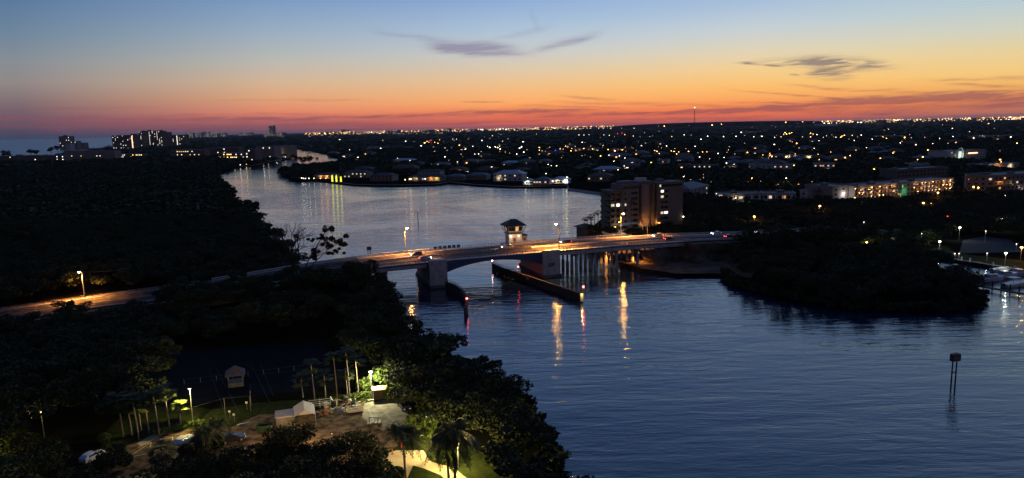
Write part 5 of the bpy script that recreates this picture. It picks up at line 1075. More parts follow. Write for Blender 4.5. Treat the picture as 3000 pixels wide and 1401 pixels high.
# ---- white tent and striped shed
t = thing('storage_tent', 'white peaked canopy tent standing in the storage yard', 'tent', W(893, 1232, ZG), .32)
mb = MB(); a, l, e, p_ = 1.95, 2.7, 2.0, 3.05
mb.add([(-a, -l, e), (0, -l, p_), (0, l, p_), (-a, l, e), (a, -l, e), (a, l, e), (-a * 1.03, -l, e - .35), (a * 1.03, -l, e - .35), (-a * 1.03, l, e - .35), (a * 1.03, l, e - .35)], [(0, 1, 2, 3), (1, 4, 5, 2), (0, 3, 8, 6), (5, 4, 7, 9)])
CLOTH = mat('white_canvas', (.62, .56, .5), .8, vscale=.7, var=.15); mb.build('roof_canvas', CLOTH, t)
MB().add([(-a, -l + .1, .1), (-a, l, .1), (-a, l, e), (-a, -l + .1, e)], [(0, 1, 2, 3)]).build('side_canvas', CLOTH, t); MB().add([(-a, l, .1), (a, l, .1), (a, l, e), (0, l, p_), (-a, l, e)], [(0, 1, 2, 3, 4)]).build('end_canvas', CLOTH, t)
for sx in (-a, a):
    for yy in (-l, 0, l): MB().tube((sx, yy, 0), (sx, yy, e), .04, n=5).build('pole', GALV, t)
t = thing('storage_shed', 'small shed with a striped pale corrugated roof left of the white tent', 'shed', W(838, 1240, ZG), .3)
MB().box((0, 0, .95), (3.4, 3.2, 1.9)).build('wall', CONCD, t)
mb = MB()
for k in range(9): mb.box((0, -1.7 + k * .425, 2.0 + (.03 if k % 2 else 0)), (3.8, .4, .08))
mb.build('corrugated_roof', mat('rusty_white_sheet', (.55, .48, .42), .6, vscale=2.5, var=.5), t)
# ---- hut beside the lamp
t = thing('small_hut', 'little open hut with a pale flat roof beside the lit slab', 'hut', W(1115, 1170, ZG), .22)
MB().box((0, .6, 1.1), (2.6, 1.6, 2.2)).build('wall', mat('dark_planks', (.07, .055, .04), .9, vscale=3), t); MB().box((0, 0, 2.45), (3.2, 2.6, .14)).build('roof', mat('tan_roof', (.5, .38, .2), .8), t)
for sx in (-1.45, 1.45): MB().box((sx, -1.1, 1.2), (.12, .12, 2.4)).build('post', WPAINT, t)
# ---- junk pile: many separate items
rr = random.Random(21); COLS = [mat('junk_white', (.55, .52, .48), .7), mat('junk_grey', (.25, .24, .23), .8), mat('junk_rust', (.25, .12, .07), .9), mat('junk_dark', (.05, .05, .05), .8), mat('junk_wood', (.32, .25, .16), .9), mat('junk_blue', (.08, .12, .2), .7)]
CN = ['white', 'grey', 'rusty', 'black', 'timber', 'blue']
JK = {}
def junkloc(u, v): return W(930 + 130 * u, 1222 - 42 * v - 16 * u, ZG)
kinds = ['crate', 'barrel', 'plank', 'bin', 'pallet', 'pipe', 'bucket', 'tyre']
for row in range(4):
    for c_ in range(13):
        kd = rr.choice(kinds); ci = rr.choice([0, 0, 1, 2, 3, 4, 4, 5]); m_ = COLS[ci]; p = junkloc((c_ + rr.uniform(.1, .9)) / 13, (row + rr.uniform(.1, .9)) / 4); mb = MB(); cn = CN[ci]
        if kd == 'crate':
            s = rr.uniform(.5, .9)
            for z in (.06, .28, .5): mb.box((0, -s / 2, z), (s, .04, .14)); mb.box((0, s / 2, z), (s, .04, .14)); mb.box((-s / 2, 0, z), (.04, s - .04, .14)); mb.box((s / 2, 0, z), (.04, s - .04, .14))
            mb.box((0, 0, .03), (s - .06, s - .06, .05))
        elif kd == 'barrel': mb.tube((0, 0, 0), (0, 0, .85), .29, .29, 12); mb.tube((0, 0, .28), (0, 0, .32), .31, .31, 12); mb.tube((0, 0, .58), (0, 0, .62), .31, .31, 12)
        elif kd == 'plank': L = rr.uniform(1.6, 2.8); mb.beam((-L / 2, 0, .1), (L / 2, 0, rr.uniform(.3, 1.3)), .2, .05)
        elif kd == 'bin': mb.add([(-.3, -.3, 0), (.3, -.3, 0), (.3, .3, 0), (-.3, .3, 0), (-.38, -.38, .9), (.38, -.38, .9), (.38, .38, .9), (-.38, .38, .9)], [(3, 2, 1, 0), (0, 1, 5, 4), (1, 2, 6, 5), (2, 3, 7, 6), (3, 0, 4, 7), (4, 5, 6, 7)]); mb.box((0, .02, .95), (.84, .84, .08))
        elif kd == 'pallet':
            for q_ in range(5): mb.box((0, -.48 + q_ * .24, .13), (1.1, .16, .03))
            for q_ in (-.5, 0, .5): mb.box((q_, 0, .055), (.1, 1.1, .1))
        elif kd == 'pipe': L = rr.uniform(1.5, 2.6); mb.tube((-L / 2, 0, .12), (L / 2, .2, .5), .1, .1, 8)
        elif kd == 'bucket': mb.tube((0, 0, 0), (0, 0, .4), .16, .22, 10)
        else:
            n_ = 12
            for q_ in range(n_): a0, a1 = 2 * math.pi * q_ / n_, 2 * math.pi * (q_ + 1) / n_; mb.tube((.34 * math.cos(a0), .34 * math.sin(a0), .12), (.34 * math.cos(a1), .34 * math.sin(a1), .12), .12, n=6)
            m_ = RUBBER; cn = 'black'
        o = mb.build('storage_' + ('tyre_ring' if kd == 'tyre' else kd), m_); o.location = [float(v) for v in p]; o.rotation_euler = (0, 0, rr.uniform(0, 3.1)); 
        where = ('front', 'middle', 'back', 'rearmost')[row] + ' row of the junk pile ' + ('near the white tent', 'left of its centre', 'right of its centre', 'near the lit slab')[min(3, c_ // 4 if c_ < 12 else 3)]
        JK.setdefault(f'{cn} {kd} in the {where}', []).append(o); o['category'] = kd
for lab, lst in JK.items():
    for i, o in enumerate(sorted(lst, key=lambda o: o.location.x)): tag(o, lab if len(lst) == 1 else ('left ' if i == 0 else 'right ' if i == len(lst) - 1 else 'middle ') + lab, o['category'], 'stored things of the junk pile')
t = thing('storage_rack', 'pale horizontal railed rack behind the junk pile right of the tent', 'rack', W(938, 1196, ZG), .25)
for z in (.6, 1.0, 1.4, 1.8): MB().box((0, 0, z), (4.2, .06, .09)).build('rail', WPAINT, t)
for x in (-2.1, 0, 2.1): MB().box((x, .06, 1.0), (.08, .08, 2.0)).build('post', WPAINT, t)
# small boat (skiff) on the ground
t = thing('small_skiff', 'small open skiff lying on the ground at the right end of the junk pile', 'boat', W(1040, 1206, ZG + .1), .25)
mb = MB(); n = 9; top, bot = [], []
for i in range(n):
    u = i / (n - 1); w_ = .75 * math.sin(math.pi * (.18 + .64 * u)) * (1 - .55 * max(0, u - .6)); x = -1.7 + 3.4 * u; top.append((x, w_, .55 + .15 * u)); bot.append((x * .9, w_ * .55, 0))
ring = top + [(x, -y, z) for x, y, z in top[::-1]]; rb = bot + [(x, -y, z) for x, y, z in bot[::-1]]; N2 = len(ring)
mb.add(ring + rb + [(x * .93, y * .86, z) for x, y, z in ring] + [(x * .9, y * .8, .12) for x, y, z in rb], [(i, (i + 1) % N2, N2 + (i + 1) % N2, N2 + i) for i in range(N2)] + [(i, (i + 1) % N2, 2 * N2 + (i + 1) % N2, 2 * N2 + i)[::-1] for i in range(N2)] + [(2 * N2 + i, 2 * N2 + (i + 1) % N2, 3 * N2 + (i + 1) % N2, 3 * N2 + i)[::-1] for i in range(N2)] + [tuple(range(3 * N2, 4 * N2))])
mb.build('hull', COLS[0], t)
for x in (-.7, .5): MB().box((x, 0, .42), (.25, 1.0, .04)).build('bench', COLS[4], t)
# ---- cars
def car(name, label, cat, loc, rz, body, L=4.4, Wd=1.8, Hh=1.45, hatch=True, lights=None, group=None, far=False):
    t = thing(name, label, cat, loc, rz, group); x = L / 2; w = Wd / 2
    def loft(secs, m, nm, par=t):
        mb = MB(); 
        for s in secs: mb.v += [(s[0], -s[1], s[2]), (s[0], -s[1] * s[4], s[3]), (s[0], s[1] * s[4], s[3]), (s[0], s[1], s[2])]
        k_ = len(secs)
        for i in range(k_ - 1):
            for q_ in range(4): mb.f.append((i * 4 + q_, i * 4 + (q_ + 1) % 4, i * 4 + 4 + (q_ + 1) % 4, i * 4 + 4 + q_)); mb.m.append(0)
        mb.f += [(3, 2, 1, 0), tuple((k_ - 1) * 4 + q_ for q_ in range(4))]; mb.m += [0, 0]; return mb.build(nm, m, par)
    loft([(-x, w * .86, .35, .75, .94), (-x + .15, w * .96, .28, .88, .94), (-x + .9, w, .22, .95, .94), (x - 1.2, w, .22, .90, .94), (x - .35, w * .95, .26, .76, .93), (x, w * .8, .36, .62, .93)], body, 'body')
    rx0 = -x + (.35 if hatch else .95); cb = loft([(rx0 - .25, w * .88, .9, .96, .96), (rx0 + .35, w * .9, .9, Hh - .08, .8), (rx0 + 1.1, w * .9, .9, Hh, .8), (x - 2.05, w * .9, .9, Hh - .04, .8), (x - 1.15, w * .9, .88, .94, .96)], body, 'cabin')
    mb = MB()
    for sy in (-1, 1):
        y0, y1 = sy * (w * .9 + .012), sy * (w * .735 + .012)
        mb.add([(rx0 + .45, y0, .97), (x - 1.55, y0, .97), (x - 2.15, y1, Hh - .12), (rx0 + .6, y1, Hh - .12)], [(0, 1, 2, 3)])
    mb.build('side_window', GLASS, cb)
    MB().add([(rx0 - .14, -w * .78, 1.0), (rx0 - .14, w * .78, 1.0), (rx0 + .30, w * .68, Hh - .14), (rx0 + .30, -w * .68, Hh - .14)], [(0, 1, 2, 3)]).build('rear_window', GLASS, cb)
    MB().add([(x - 1.19, -w * .8, 1.0), (x - 1.19, w * .8, 1.0), (x - 1.98, w * .7, Hh - .07), (x - 1.98, -w * .7, Hh - .07)], [(0, 1, 2, 3)]).build('windscreen', GLASS, cb)
    for sx in (-x + .85, x - .85):
        for sy in (-1, 1): wl_ = MB().tube((sx, sy * (w - .2), .32), (sx, sy * (w + .02), .32), .32, .32, 12).build('wheel', RUBBER, t); MB().tube((sx, sy * (w + .02), .32), (sx, sy * (w + .035), .32), .19, .19, 10).build('rim', GALV, wl_)
    for sy in (-1, 1):
        on = lights and 'H' in lights; MB().box((x - .02, sy * w * .62, .62), (.12, .36, .18)).build('headlight', E('headlight_on', (1, .95, .85), 22) if on else WPAINT, t)
        MB().box((-x + .02, sy * w * .68, .72), (.1, .3, .2)).build('tail_light', E('tail_light_on', (1, .05, .04), 14) if lights else mat('red_plastic', (.3, .01, .01), .4), t)
    if lights and 'H' in lights: light('headlamp', t, (x + .3, 0, .62), 1500, (1, .93, .8), .1, 70, (RAD(84), 0, RAD(-90)))
    return t
WCAR = mat('white_car_paint', (.7, .69, .66), .3, spec=.5, var=.05); BCAR = mat('black_car_paint', (.02, .02, .022), .25, spec=.6); SCAR = mat('silver_car_paint', (.4, .41, .42), .3, metal=.4); RCAR = mat('dark_red_car_paint', (.16, .02, .02), .3)
car('parked_car', 'white hatchback seen from behind between dark trees at the bottom left', 'car', W(273, 1345, ZG), 1.25, WCAR)
car('parked_car', 'white car parked at the end of the bays near the row of palms', 'car', W(541, 1298, ZG), 1.35, WCAR)
car('parked_car', 'black car parked right of the white car by the palms', 'car', W(588, 1298, ZG), 1.3, BCAR)
car('parked_car', 'black car half hidden at the edge of the beige yard', 'car', W(682, 1292, ZG), .5, BCAR)
car('parked_car', 'dark car standing between the trees on the lit slab corner', 'car', W(1185, 1196, ZG), -1.15, BCAR)
def on_road(x, v, dz=.012): return BR(x, v, dz)
car('moving_car', 'black estate car with white headlights on the far lanes above the left pier', 'car', on_road(1246, .70), BA(1246) + math.pi, BCAR, lights='H', Hh=1.6)
car('moving_car', 'silver car with headlights on the near lanes above the left pier', 'car', on_road(1256, .28), BA(1256), SCAR, lights='H')
car('moving_car', 'pale car with bright headlights beside the bridge tower', 'car', on_road(1522, .66), BA(1522) + math.pi, SCAR, lights='H')
car('moving_car', 'dark car with red tail lights on the far lanes right of the tower', 'car', on_road(1708, .72), BA(1708) + math.pi, BCAR, lights='H')
car('moving_car', 'car with dazzling headlights below the traffic signal', 'car', on_road(1990, .75), BA(1990) + math.pi, SCAR, lights='H')
car('moving_car', 'dark car with red tail lights at the right end of the bridge', 'car', on_road(1985, .28), BA(1985), BCAR, lights='T')
car('moving_car', 'white car with headlights on the far lanes of the right road', 'car', on_road(2172, .75), BA(2172) + math.pi, WCAR, lights='H')
car('moving_car', 'car with red tail lights leaving along the near lanes of the right road', 'car', on_road(2165, .28), BA(2165), RCAR, lights='T')
car('moving_car', 'white car half hidden by trees on the rightmost bit of road', 'car', on_road(2300, .7), BA(2300) + math.pi, WCAR, lights='H')
# tractor / utility cart
t = thing('utility_cart', 'dark open utility cart with roof frame parked at the front of the lit slab', 'cart', W(1098, 1250, ZG), .1)
MB().box((0, 0, .65), (2.6, 1.3, .45)).build('body', DARKS, t); MB().box((-.1, 0, 2.05), (1.7, 1.3, .08)).build('roof', DARKS, t)
for sx in (-.95, .7):
    for sy in (-.6, .6): MB().tube((sx, sy, .85), (sx, sy, 2.02), .05, n=5).build('roof_post', DARKS, t)
for sx in (-.9, .9):
    for sy in (-.62, .62): MB().tube((sx, sy - .1, .38), (sx, sy + .1, .38), .38, n=12).build('wheel', RUBBER, t)
MB().box((-.3, 0, 1.05), (.5, 1.1, .14)).build('seat', COLS[0], t); MB().box((-.6, 0, 1.35), (.12, 1.1, .5)).build('backrest', COLS[0], t); MB().box((.9, 0, .98), (.6, 1.1, .2)).build('bonnet', COLS[0], t)
# skip bins, cones, litter
t = thing('rubbish_skip', 'green open rubbish skip on the beige yard left of the round dense tree', 'skip', W(776, 1262, ZG), .15)
mb = MB(); mb.add([(-1.1, -.8, 0), (1.1, -.8, 0), (1.1, .8, 0), (-1.1, .8, 0), (-1.4, -.9, 1.3), (1.4, -.9, 1.3), (1.4, .9, 1.3), (-1.4, .9, 1.3), (-1.0, -.75, .15), (1.0, -.75, .15), (1.0, .75, .15), (-1.0, .75, .15), (-1.3, -.82, 1.3), (1.3, -.82, 1.3), (1.3, .82, 1.3), (-1.3, .82, 1.3)],
 [(3, 2, 1, 0), (0, 1, 5, 4), (1, 2, 6, 5), (2, 3, 7, 6), (3, 0, 4, 7), (8, 9, 10, 11), (9, 8, 12, 13), (10, 9, 13, 14), (11, 10, 14, 15), (8, 11, 15, 12), (4, 5, 13, 12), (5, 6, 14, 13), (6, 7, 15, 14), (7, 4, 12, 15)]); mb.build('bin_body', mat('green_metal', (.02, .045, .025), .7), t)
for sx in (-1, 1): MB().box((sx * 1.0, 0, 1.36), (.08, 1.84, .1)).build('crossbar', DARKS, t)
for i, (x, y, lab) in enumerate(((1113, 1352, 'orange traffic cone on the pavement left of the coconut palm'), (1176, 1312, 'orange traffic cone behind the coconut palm trunk'), (1150, 1330, 'orange traffic cone beside the dark fronds'))):
    t = thing('traffic_cone', lab, 'cone', W(x, y, ZG + .02)); MB().box((0, 0, .03), (.42, .42, .06)).build('base', RUBBER, t); MB().tube((0, 0, .06), (0, 0, .9), .17, .03, 10).build('cone_body', mat('cone_orange', (.7, .12, .03), .6), t)
for i, (x, y, lab) in enumerate(((673, 1213, 'round pale basketball backboard disc by the court fence'), (686, 1222, 'white notice on a short post by the court fence'), (723, 1186, 'small white sign on the tall court fence post'))):
    b_ = W(x + 1, y + 14, ZG); t = thing('notice_sign', lab, 'sign', b_); MB().tube((0, 0, 0), (0, 0, 1.3), .04, n=5).build('post', GALV, t); MB().box((0, -.06, 1.5), (.45, .04, .4)).build('sign_panel', WPAINT, t)
# ---- right bank marina
t = thing('marina_walk', 'pale waterfront promenade with low posts at the right edge', 'seawall', W(2740, 752, 1.2)); P = [W(x, y, 1.2) for x, y in ((2700, 742), (2740, 752), (2850, 768), (3010, 794), (3100, 812))]; base = W(2740, 752, 1.2)
mb = MB()
for a, b in zip(P, P[1:]): mb.beam(a + [0, 0, .12], b + [0, 0, .12], 2.0, .24)
mb.build('walk_surface', CONCD, t, off=base)
for x, y in ((2755, 755), (2785, 760), (2817, 764), (2842, 768), (2908, 780), (2973, 792)):
    p = W(x, y, 1.4); MB().tube(p, p + [0, 0, 1.5], .28, n=8).build('bollard', CONCL, t, off=base)
flat('parking_lot', [(2810,742),(2822,704),(2880,692),(2960,702),(3000,738),(2930,740)], .01, mat('dark_asphalt', (.05, .055, .065), .9, spec=.04), z=1.25)
flat('lawn', [(2700,738),(2770,720),(2800,742),(3050,770),(3050,795),(2860,765)], .006, GRASS, z=1.25)
def boat(label, px, py, L, rz, cabin=True, canopy=False):
    t = thing('motor_boat', label, 'boat', W(px, py, 0), rz); mb = MB(); n = 8; top, bot = [], []; w0 = L * .17
    for i in range(n):
        u = i / (n - 1); ww = w0 * (1 if u < .55 else math.cos((u - .55) / .45 * 1.5)); x = -L / 2 + L * u; top.append((x, ww, 1.0 + .5 * u)); bot.append((x * .92, ww * .6, -.3))
    ring = top + [(x, -y, z) for x, y, z in top[::-1]]; rb = bot + [(x, -y, z) for x, y, z in bot[::-1]]; N2 = len(ring)
    mb.add(ring + rb, [(i, (i + 1) % N2, N2 + (i + 1) % N2, N2 + i) for i in range(N2)] + [tuple(range(N2))]); mb.build('hull', WPAINT, t)
    if cabin: MB().add([(-L * .2, -w0 * .7, 1.1), (L * .22, -w0 * .6, 1.2), (L * .22, w0 * .6, 1.2), (-L * .2, w0 * .7, 1.1), (-L * .18, -w0 * .6, 2.3), (L * .06, -w0 * .5, 2.3), (L * .06, w0 * .5, 2.3), (-L * .18, w0 * .6, 2.3)], [(0, 1, 5, 4), (1, 2, 6, 5), (2, 3, 7, 6), (3, 0, 4, 7), (4, 5, 6, 7)]).build('cabin', mat('boat_cabin', (.3, .31, .33), .4), t)
    if canopy:
        MB().box((-L * .1, 0, 3.0), (L * .35, w0 * 1.5, .1)).build('canopy', WPAINT, t)
        for sx in (-.26, .06):
            for sy in (-.7, .7): MB().tube((L * sx, w0 * sy, 1.1), (L * sx, w0 * sy, 3.0), .05, n=5).build('canopy_post', GALV, t)
    MB().box((-L / 2 - .25, 0, .9), (.5, .5, 1.0)).build('outboard_motor', DARKS, t); return t
for i, (x, y, L, rz, cb, cn, lab) in enumerate(((2905, 822, 10, .2, True, False, 'white motor boat with grey cabin nearest the gap of bright water'), (2945, 812, 11, .25, True, True, 'white motor boat with a flat canopy in the middle of the marina'), (2985, 806, 10, .2, True, False, 'motor boat at the far side of the marina by the right edge'),
        (2975, 838, 10, .3, False, True, 'open boat under a canopy at the near side of the marina'), (2930, 795, 7, .2, False, False, 'small open boat moored below the promenade'), (2770, 800, 7, .4, False, False, 'small boat moored against the mangroves left of the bright water'), (2800, 792, 7, .3, True, False, 'small cabin boat moored left of the bright water'))): boat(lab, x, y, L, rz, cb, cn)
t = thing('boat_dock', 'dark timber dock with piles at the front of the marina', 'dock', W(2880, 842, 0)); base = W(2880, 842, 0)
mb = MB(); mb.beam(W(2850, 835, .9), W(3080, 876, .9), 2.0, .25); mb.build('deck', WOODD, t, off=base)
for i in range(9):
    p = W(2855 + i * 26, 838 + i * 4.6, 0); MB().tube(p - [0, 0, 2], p + [0, 0, 2.6], .2, n=7).build('pile', WOODD, t, off=base)
for i, x in enumerate((2815, 2835, 2868)):
    o = MB().tube((0, 0, -2), (0, 0, 2.8), .2, n=7).build('mooring_pile', WOODD); o.location = [float(v) for v in W(x, 797 + i * 2, 0)]; tag(o, ('left', 'middle', 'right')[i] + ' mooring pile standing in the bright water of the marina', 'pile')
# bollards of stone along riprap
flat('beach', [(1760,752),(1800,735),(1900,728),(2150,735),(2230,760),(2200,815),(2122,801),(1982,802),(1880,786)], .03, SAND, z=1.25)
# ================================================================== street lamps
def crane_lamp(label, px, py_base, top_h, power, z, key='S', col=SOD, arm=1.8, arot=0.0, base=None, r=.32, name='street_lamp'):
    return lamp_post(label, px, py_base, top_h, power, col, key, r, name, arm, arot, z, base, hs=1.4)
b1_ = BR(1222, 1.02); b1_[2] += .1
crane_lamp('orange street lamp on the far side of the bridge left of the tower', 0, 0, skyp(1174, 670, b1_)[2] - b1_[2], 32000, 0, arm=1.4, arot=-.6, base=b1_)
b2_ = BR(1636, -.035); b2_[2] -= .2
MB().box((b2_[0], b2_[1], b2_[2] - .3), (.8, .8, .5)).build('lamp_bracket', CONC, BRG, off=bo)
crane_lamp('orange street lamp on the near side of the bridge right of the tower', 0, 0, skyp(1628, 660, b2_)[2] - b2_[2], 68000, 0, arm=1.6, arot=2.2, base=b2_)
b3_ = BR(1902, 1.03); crane_lamp('tall orange street lamp at the right bridge end before the apartment block', 0, 0, skyp(1826, 628, b3_)[2] - b3_[2], 34000, 0, arm=1.2, arot=-.5, base=b3_, r=.4)
b4_ = BR(1982, 1.04); h = skyp(1891, 648, b4_)[2] - b4_[2]
t = thing('traffic_signal', 'traffic signal mast with a long arm and an orange lamp over the road', 'traffic signal', b4_, -.15); MB().tube((0, 0, 0), (0, 0, h), .14, .1, 8).build('pole', GALV, t); MB().beam((0, 0, h - .3), (6.6, 0, h - .9), .12, .14).build('arm', GALV, t)
MB().box((4.9, -.1, h - .8), (1.1, .3, .5)).build('signal_head', E('amber_signal', (1, .42, .1), 2.2), t); light('lamp_light', t, (5, -.5, h - 1.5), 9000, SOD, .2, 148)
b5_ = BR(247, 1.06); b5_[2] -= .2; crane_lamp('orange street lamp beside the causeway deep in the dark wood on the left', 0, 0, skyp(226, 800, b5_)[2] - b5_[2], 60000, 0, arm=.7, arot=3.6, base=b5_, r=.3)
mb = MB(); p = np.array([b5_[0], b5_[1], b5_[2] + 9.0]); q = BR(360, 1.35, 7.5); o = MB().path([p, (p + q) / 2 - [0, 0, .6], q], .03, n=4).build('overhead_cable', GALV, None, off=p); o.location = p; tag(o, 'thin overhead cable running right from the causeway street lamp', 'cable')
# lamps near the right bridge end
crane_lamp('small orange lamp left of the tall lamp at the apartment block', 1812, 690, skyp(1812, 650, W(1812, 690, 1.6))[2] - 2.0, 400, 1.6, arm=.4, r=.34, key='O')
lamp_post('round white lamp low in front of the apartment block', 1801, 690, skyp(1801, 664, W(1801, 690, 1.6))[2] - 2.0, 500, WARM, 'O', .55, zb=1.6)
lamp_post('small lamp beside the dark pavilion', 1728, 698, 5.0, 160, WARM, 'w', .3, zb=1.3)
lamp_post('second small lamp between the pavilion and the pale wall', 1752, 690, 3.0, 220, WARM, 'W', .3, zb=1.3)
lamp_post('thin post without a lit lamp standing on the bank below the right road', 2128, 700, 1, 0, zb=3) if False else None
p = BR(1800, .3, -3.2); t = thing('underpass_lamp', 'lamp under the right bridge end lighting the sandy bank orange', 'lamp', p); MB().box((0, 0, .1), (.7, .5, .25)).build('housing', DARKS, t); MB().sphere((0, 0, -.12), .2).build('lamp_glass', LCOL['o'], t); light('lamp_light', t, (0, 0, -.6), 4000, SOD, .2, 140)
p = BR(1880, .1, -3.4); t = thing('underpass_lamp', 'lamp under the last bridge beam above the glowing slope', 'lamp', p); MB().box((0, 0, .1), (.7, .5, .25)).build('housing', DARKS, t); MB().sphere((0, 0, -.12), .18).build('lamp_glass', LCOL['o'], t); light('lamp_light', t, (0, -.6, -.6), 4000, SOD, .2, 140)
# lamps of the right bank
NEARL = [(2210, 635, 'O', 9, 'orange street lamp on a bent pole above the right road'), (2402, 604, 'O', 9, 'orange street lamp on a tall pole below the floodlit stair block'), (2748, 565, 'O', 9, 'orange street lamp lighting a tree crown in front of the walkway apartments'), (2705, 595, 'O', 7, 'low orange lamp left below the lamplit tree crown'), (2728, 596, 'o', 6, 'small orange lamp right below the lamplit tree crown'),
 (2852, 548, 'O', 9, 'left head of the twin orange street lamp before the right apartments'), (2866, 550, 'O', 9, 'right head of the twin orange street lamp before the right apartments'), (2776, 634, 'R', 5, 'red glowing lamp in the park trees on the right'), (2936, 642, 'W', 6, 'white park lamp near the right edge below the twin lamp'), (2812, 667, 'W', 6, 'white park lamp right of the red one'), (2699, 686, 'W', 5, 'white park lamp over a small green tree'),
 (2753, 708, 'W', 5, 'bright white park lamp above the lit green bush'), (2461, 725, 'W', 5, 'bright white lamp at the left of the park'), (2539, 710, 'Y', 5, 'yellowish lamp with a lit roof edge in the park'), (2586, 722, 'w', 4, 'small lamp at the foot of a park palm'), (2615, 698, 'w', 5, 'small lamp beside a brown lit park palm'), (2625, 726, 'w', 3, 'low lamp under the brown lit park palm'),
 (2531, 651, 'w', 5, 'dim lamp under two thin palms in the park'), (2888, 677, 'w', 5, 'small white lamp by the car park on the right'), (2947, 742, 'W', 5, 'bright white lamp on the promenade lawn'), (2797, 743, 'w', 3, 'left of the two low lamps on the car park edge'), (2810, 743, 'w', 3, 'right of the two low lamps on the car park edge'), (2892, 742, 'w', 3, 'low lamp at a tree foot on the promenade lawn'), (2272, 771, 'Y', 4, 'yellow lamp lighting a bush in the dark mangroves'), (2322, 751, 'w', 4, 'faint lamp in the dark mangroves right of the yellow lit bush'),
 (2945, 573, 'w', 6, 'small lamp under the right apartments'), (2513, 599, 'w', 5, 'left of two faint lamps below the long walkway apartments'), (2524, 599, 'w', 5, 'right of two faint lamps below the long walkway apartments'), (2978, 715, 'w', 3, 'low lamp near the orange lit posts at the right edge'), (2993, 725, 'O', 5, 'orange lamp at the right edge above the promenade'),
 (2280, 540, 'o', 6, 'orange glowing lamp left of three above the louvred block'), (2317, 540, 'o', 6, 'middle of three orange lamps above the louvred block'), (2340, 540, 'o', 6, 'right of three orange lamps above the louvred block')]
for x, y, k_, h, lab in NEARL:
    zz = 1.3 + h; p = W(x, y, zz); b_ = (p[0], p[1], 1.3); big = k_ in 'WYO'
    lamp_post(lab, 0, 0, h, {'O': 1500, 'W': 900, 'Y': 700, 'w': 80, 'o': 400, 'R': 120}[k_], {'O': SOD, 'W': (.95, 1, .8), 'Y': YEL, 'w': WHT, 'o': SOD, 'R': RED}[k_], k_, {'O': .45, 'W': .42, 'Y': .35}.get(k_, .22), 'park_lamp' if k_ in 'WYw' else 'street_lamp', base=b_, hs=1.2)
b_ = W(2272, 790, 1.2); tree('leafy_bush', 'bright yellow green bush lit in the dark mangroves', b_, 4.0, 2.2, 600, 800, .35, leaf=LEAFB)
b_ = W(2745, 738, 1.2); tree('leafy_bush', 'lit green bush by the promenade below the bright park lamp', b_, 2.4, 3.0, 601, 900, .35, leaf=LEAFB)
b_ = W(2700, 720, 1.2); tree('park_tree', 'small green tree lit from above in the park', b_, 4.5, 3.2, 602, 900, .4, leaf=LEAFB)
b_ = W(2760, 590, 1.3); tree('park_tree', 'broad tree whose crown glows orange under a street lamp', b_, 8.0, 4.8, 603, 1200, .5, leaf=LEAFB)
for i, x in enumerate((2582, 2624)): b_ = W(x, 732, 1.2); palm('park_palm', ('left', 'right')[i] + ' brown lit palm of the pair in the park', b_, 7.5, 2.6, 604 + i, True, leaf=LEAFB, tr=.2)

# ================================================================== the lights of the town
C3 = "175,322W 240,320W 427,325W 475,327W 503,325W 672,327W 722,327W 772,327W 828,325O 925,327W 985,330O 1065,315R 1105,310R 1135,323O 1030,345w 1010,390w 887,350w 1220,338W 1290,345w 1240,305w 1385,345w 1410,335w 1610,342O 1730,325W 1800,328w 1900,370W 1970,340W 2125,342W 2255,340W 2340,330w 2435,345W 2515,340W 2220,310w 2310,300W 2380,292w 115,395W 710,400W 1300,433W 1555,437W 1845,440W 2185,443w 2175,475w 75,460W 95,445W 120,497W 48,517W 275,452O 275,480Y 485,465O 515,468P 540,437Y 600,460O 590,485O 440,480B 725,462O 812,467O 865,480w 915,430W 965,472O 1038,485W 1110,475O 1220,458w 1250,478w 1435,480O 1460,490O 1480,512O 1505,495O 1600,485O 1630,490O 1660,515O 1680,495O 1750,462P 1775,490O 1915,495O 1960,495O 1870,505w 1885,545W 1990,565W 2075,510W 2165,500w 2245,515w 2365,500O 2525,525O 2540,470w 2135,550W 2155,605W 2140,645w 2230,585w 1080,535W 1137,555W 1025,590W 978,527W 890,535O 790,545w 1315,500w 1340,495Y 1485,560w 1400,600Y 1130,635W 1135,655w 1070,672O 365,620W 395,632W 447,632W 345,710W 155,750O 1730,740W 1800,770w 1930,720P 1925,750P 1895,767w 2005,793w 2410,757O 2505,785w 2055,910W 1480,290w 1530,240O 1475,240w 1335,305w 1620,287w 1780,235w 2010,230O 2110,220O 2260,270O 2420,250w 2545,235w 870,287w 800,285w 690,290w 640,265O 560,265O 430,262Y 330,268w 150,270O 210,270Y 90,268w 30,270w 1230,262W 1100,258w 960,262w 720,262w"
C2 = "940,475W 1025,550W 870,540w 1255,460W 1145,495W 843,373W 1065,377w 1275,382w 1385,387w 1505,390W 1590,390w 1425,560W 1550,580W 1900,545W 1940,577w 1795,492w 1660,435W 1785,445w 1885,385w 1980,368W 2015,370W 1995,378W 1700,405O 1720,392O 1740,400Y 1750,383R 1770,380R 1800,400O 1830,410O 1845,375O 2050,430O 2110,470W 2185,440W 2205,517W 2240,517W 2330,440W 2355,450W 2410,445W 2430,452W 2450,440Y 2455,468W 2480,390P 2440,315w 2460,325W 2180,350w 2140,355w 2270,382W 2300,345w 1830,618w 1770,617w 2030,595W 2375,645W 2110,690w 2130,690w 400,345W 480,345w 540,345W 400,380B 740,348w 803,345w 1030,325w 1115,302P 1165,303W 1215,303P 1250,325w 1300,325w 600,312Y 640,312O 690,310Y 740,312Y 780,305O 820,312Y 860,312O 2080,330w 2380,335W 2535,365w 2265,275W 2280,275W 2345,272w 2420,272W 2460,272W 2490,270w 2515,272W 2545,268W 580,300w 1640,290w 1750,297w 1820,296w 2000,285O 2060,282w"
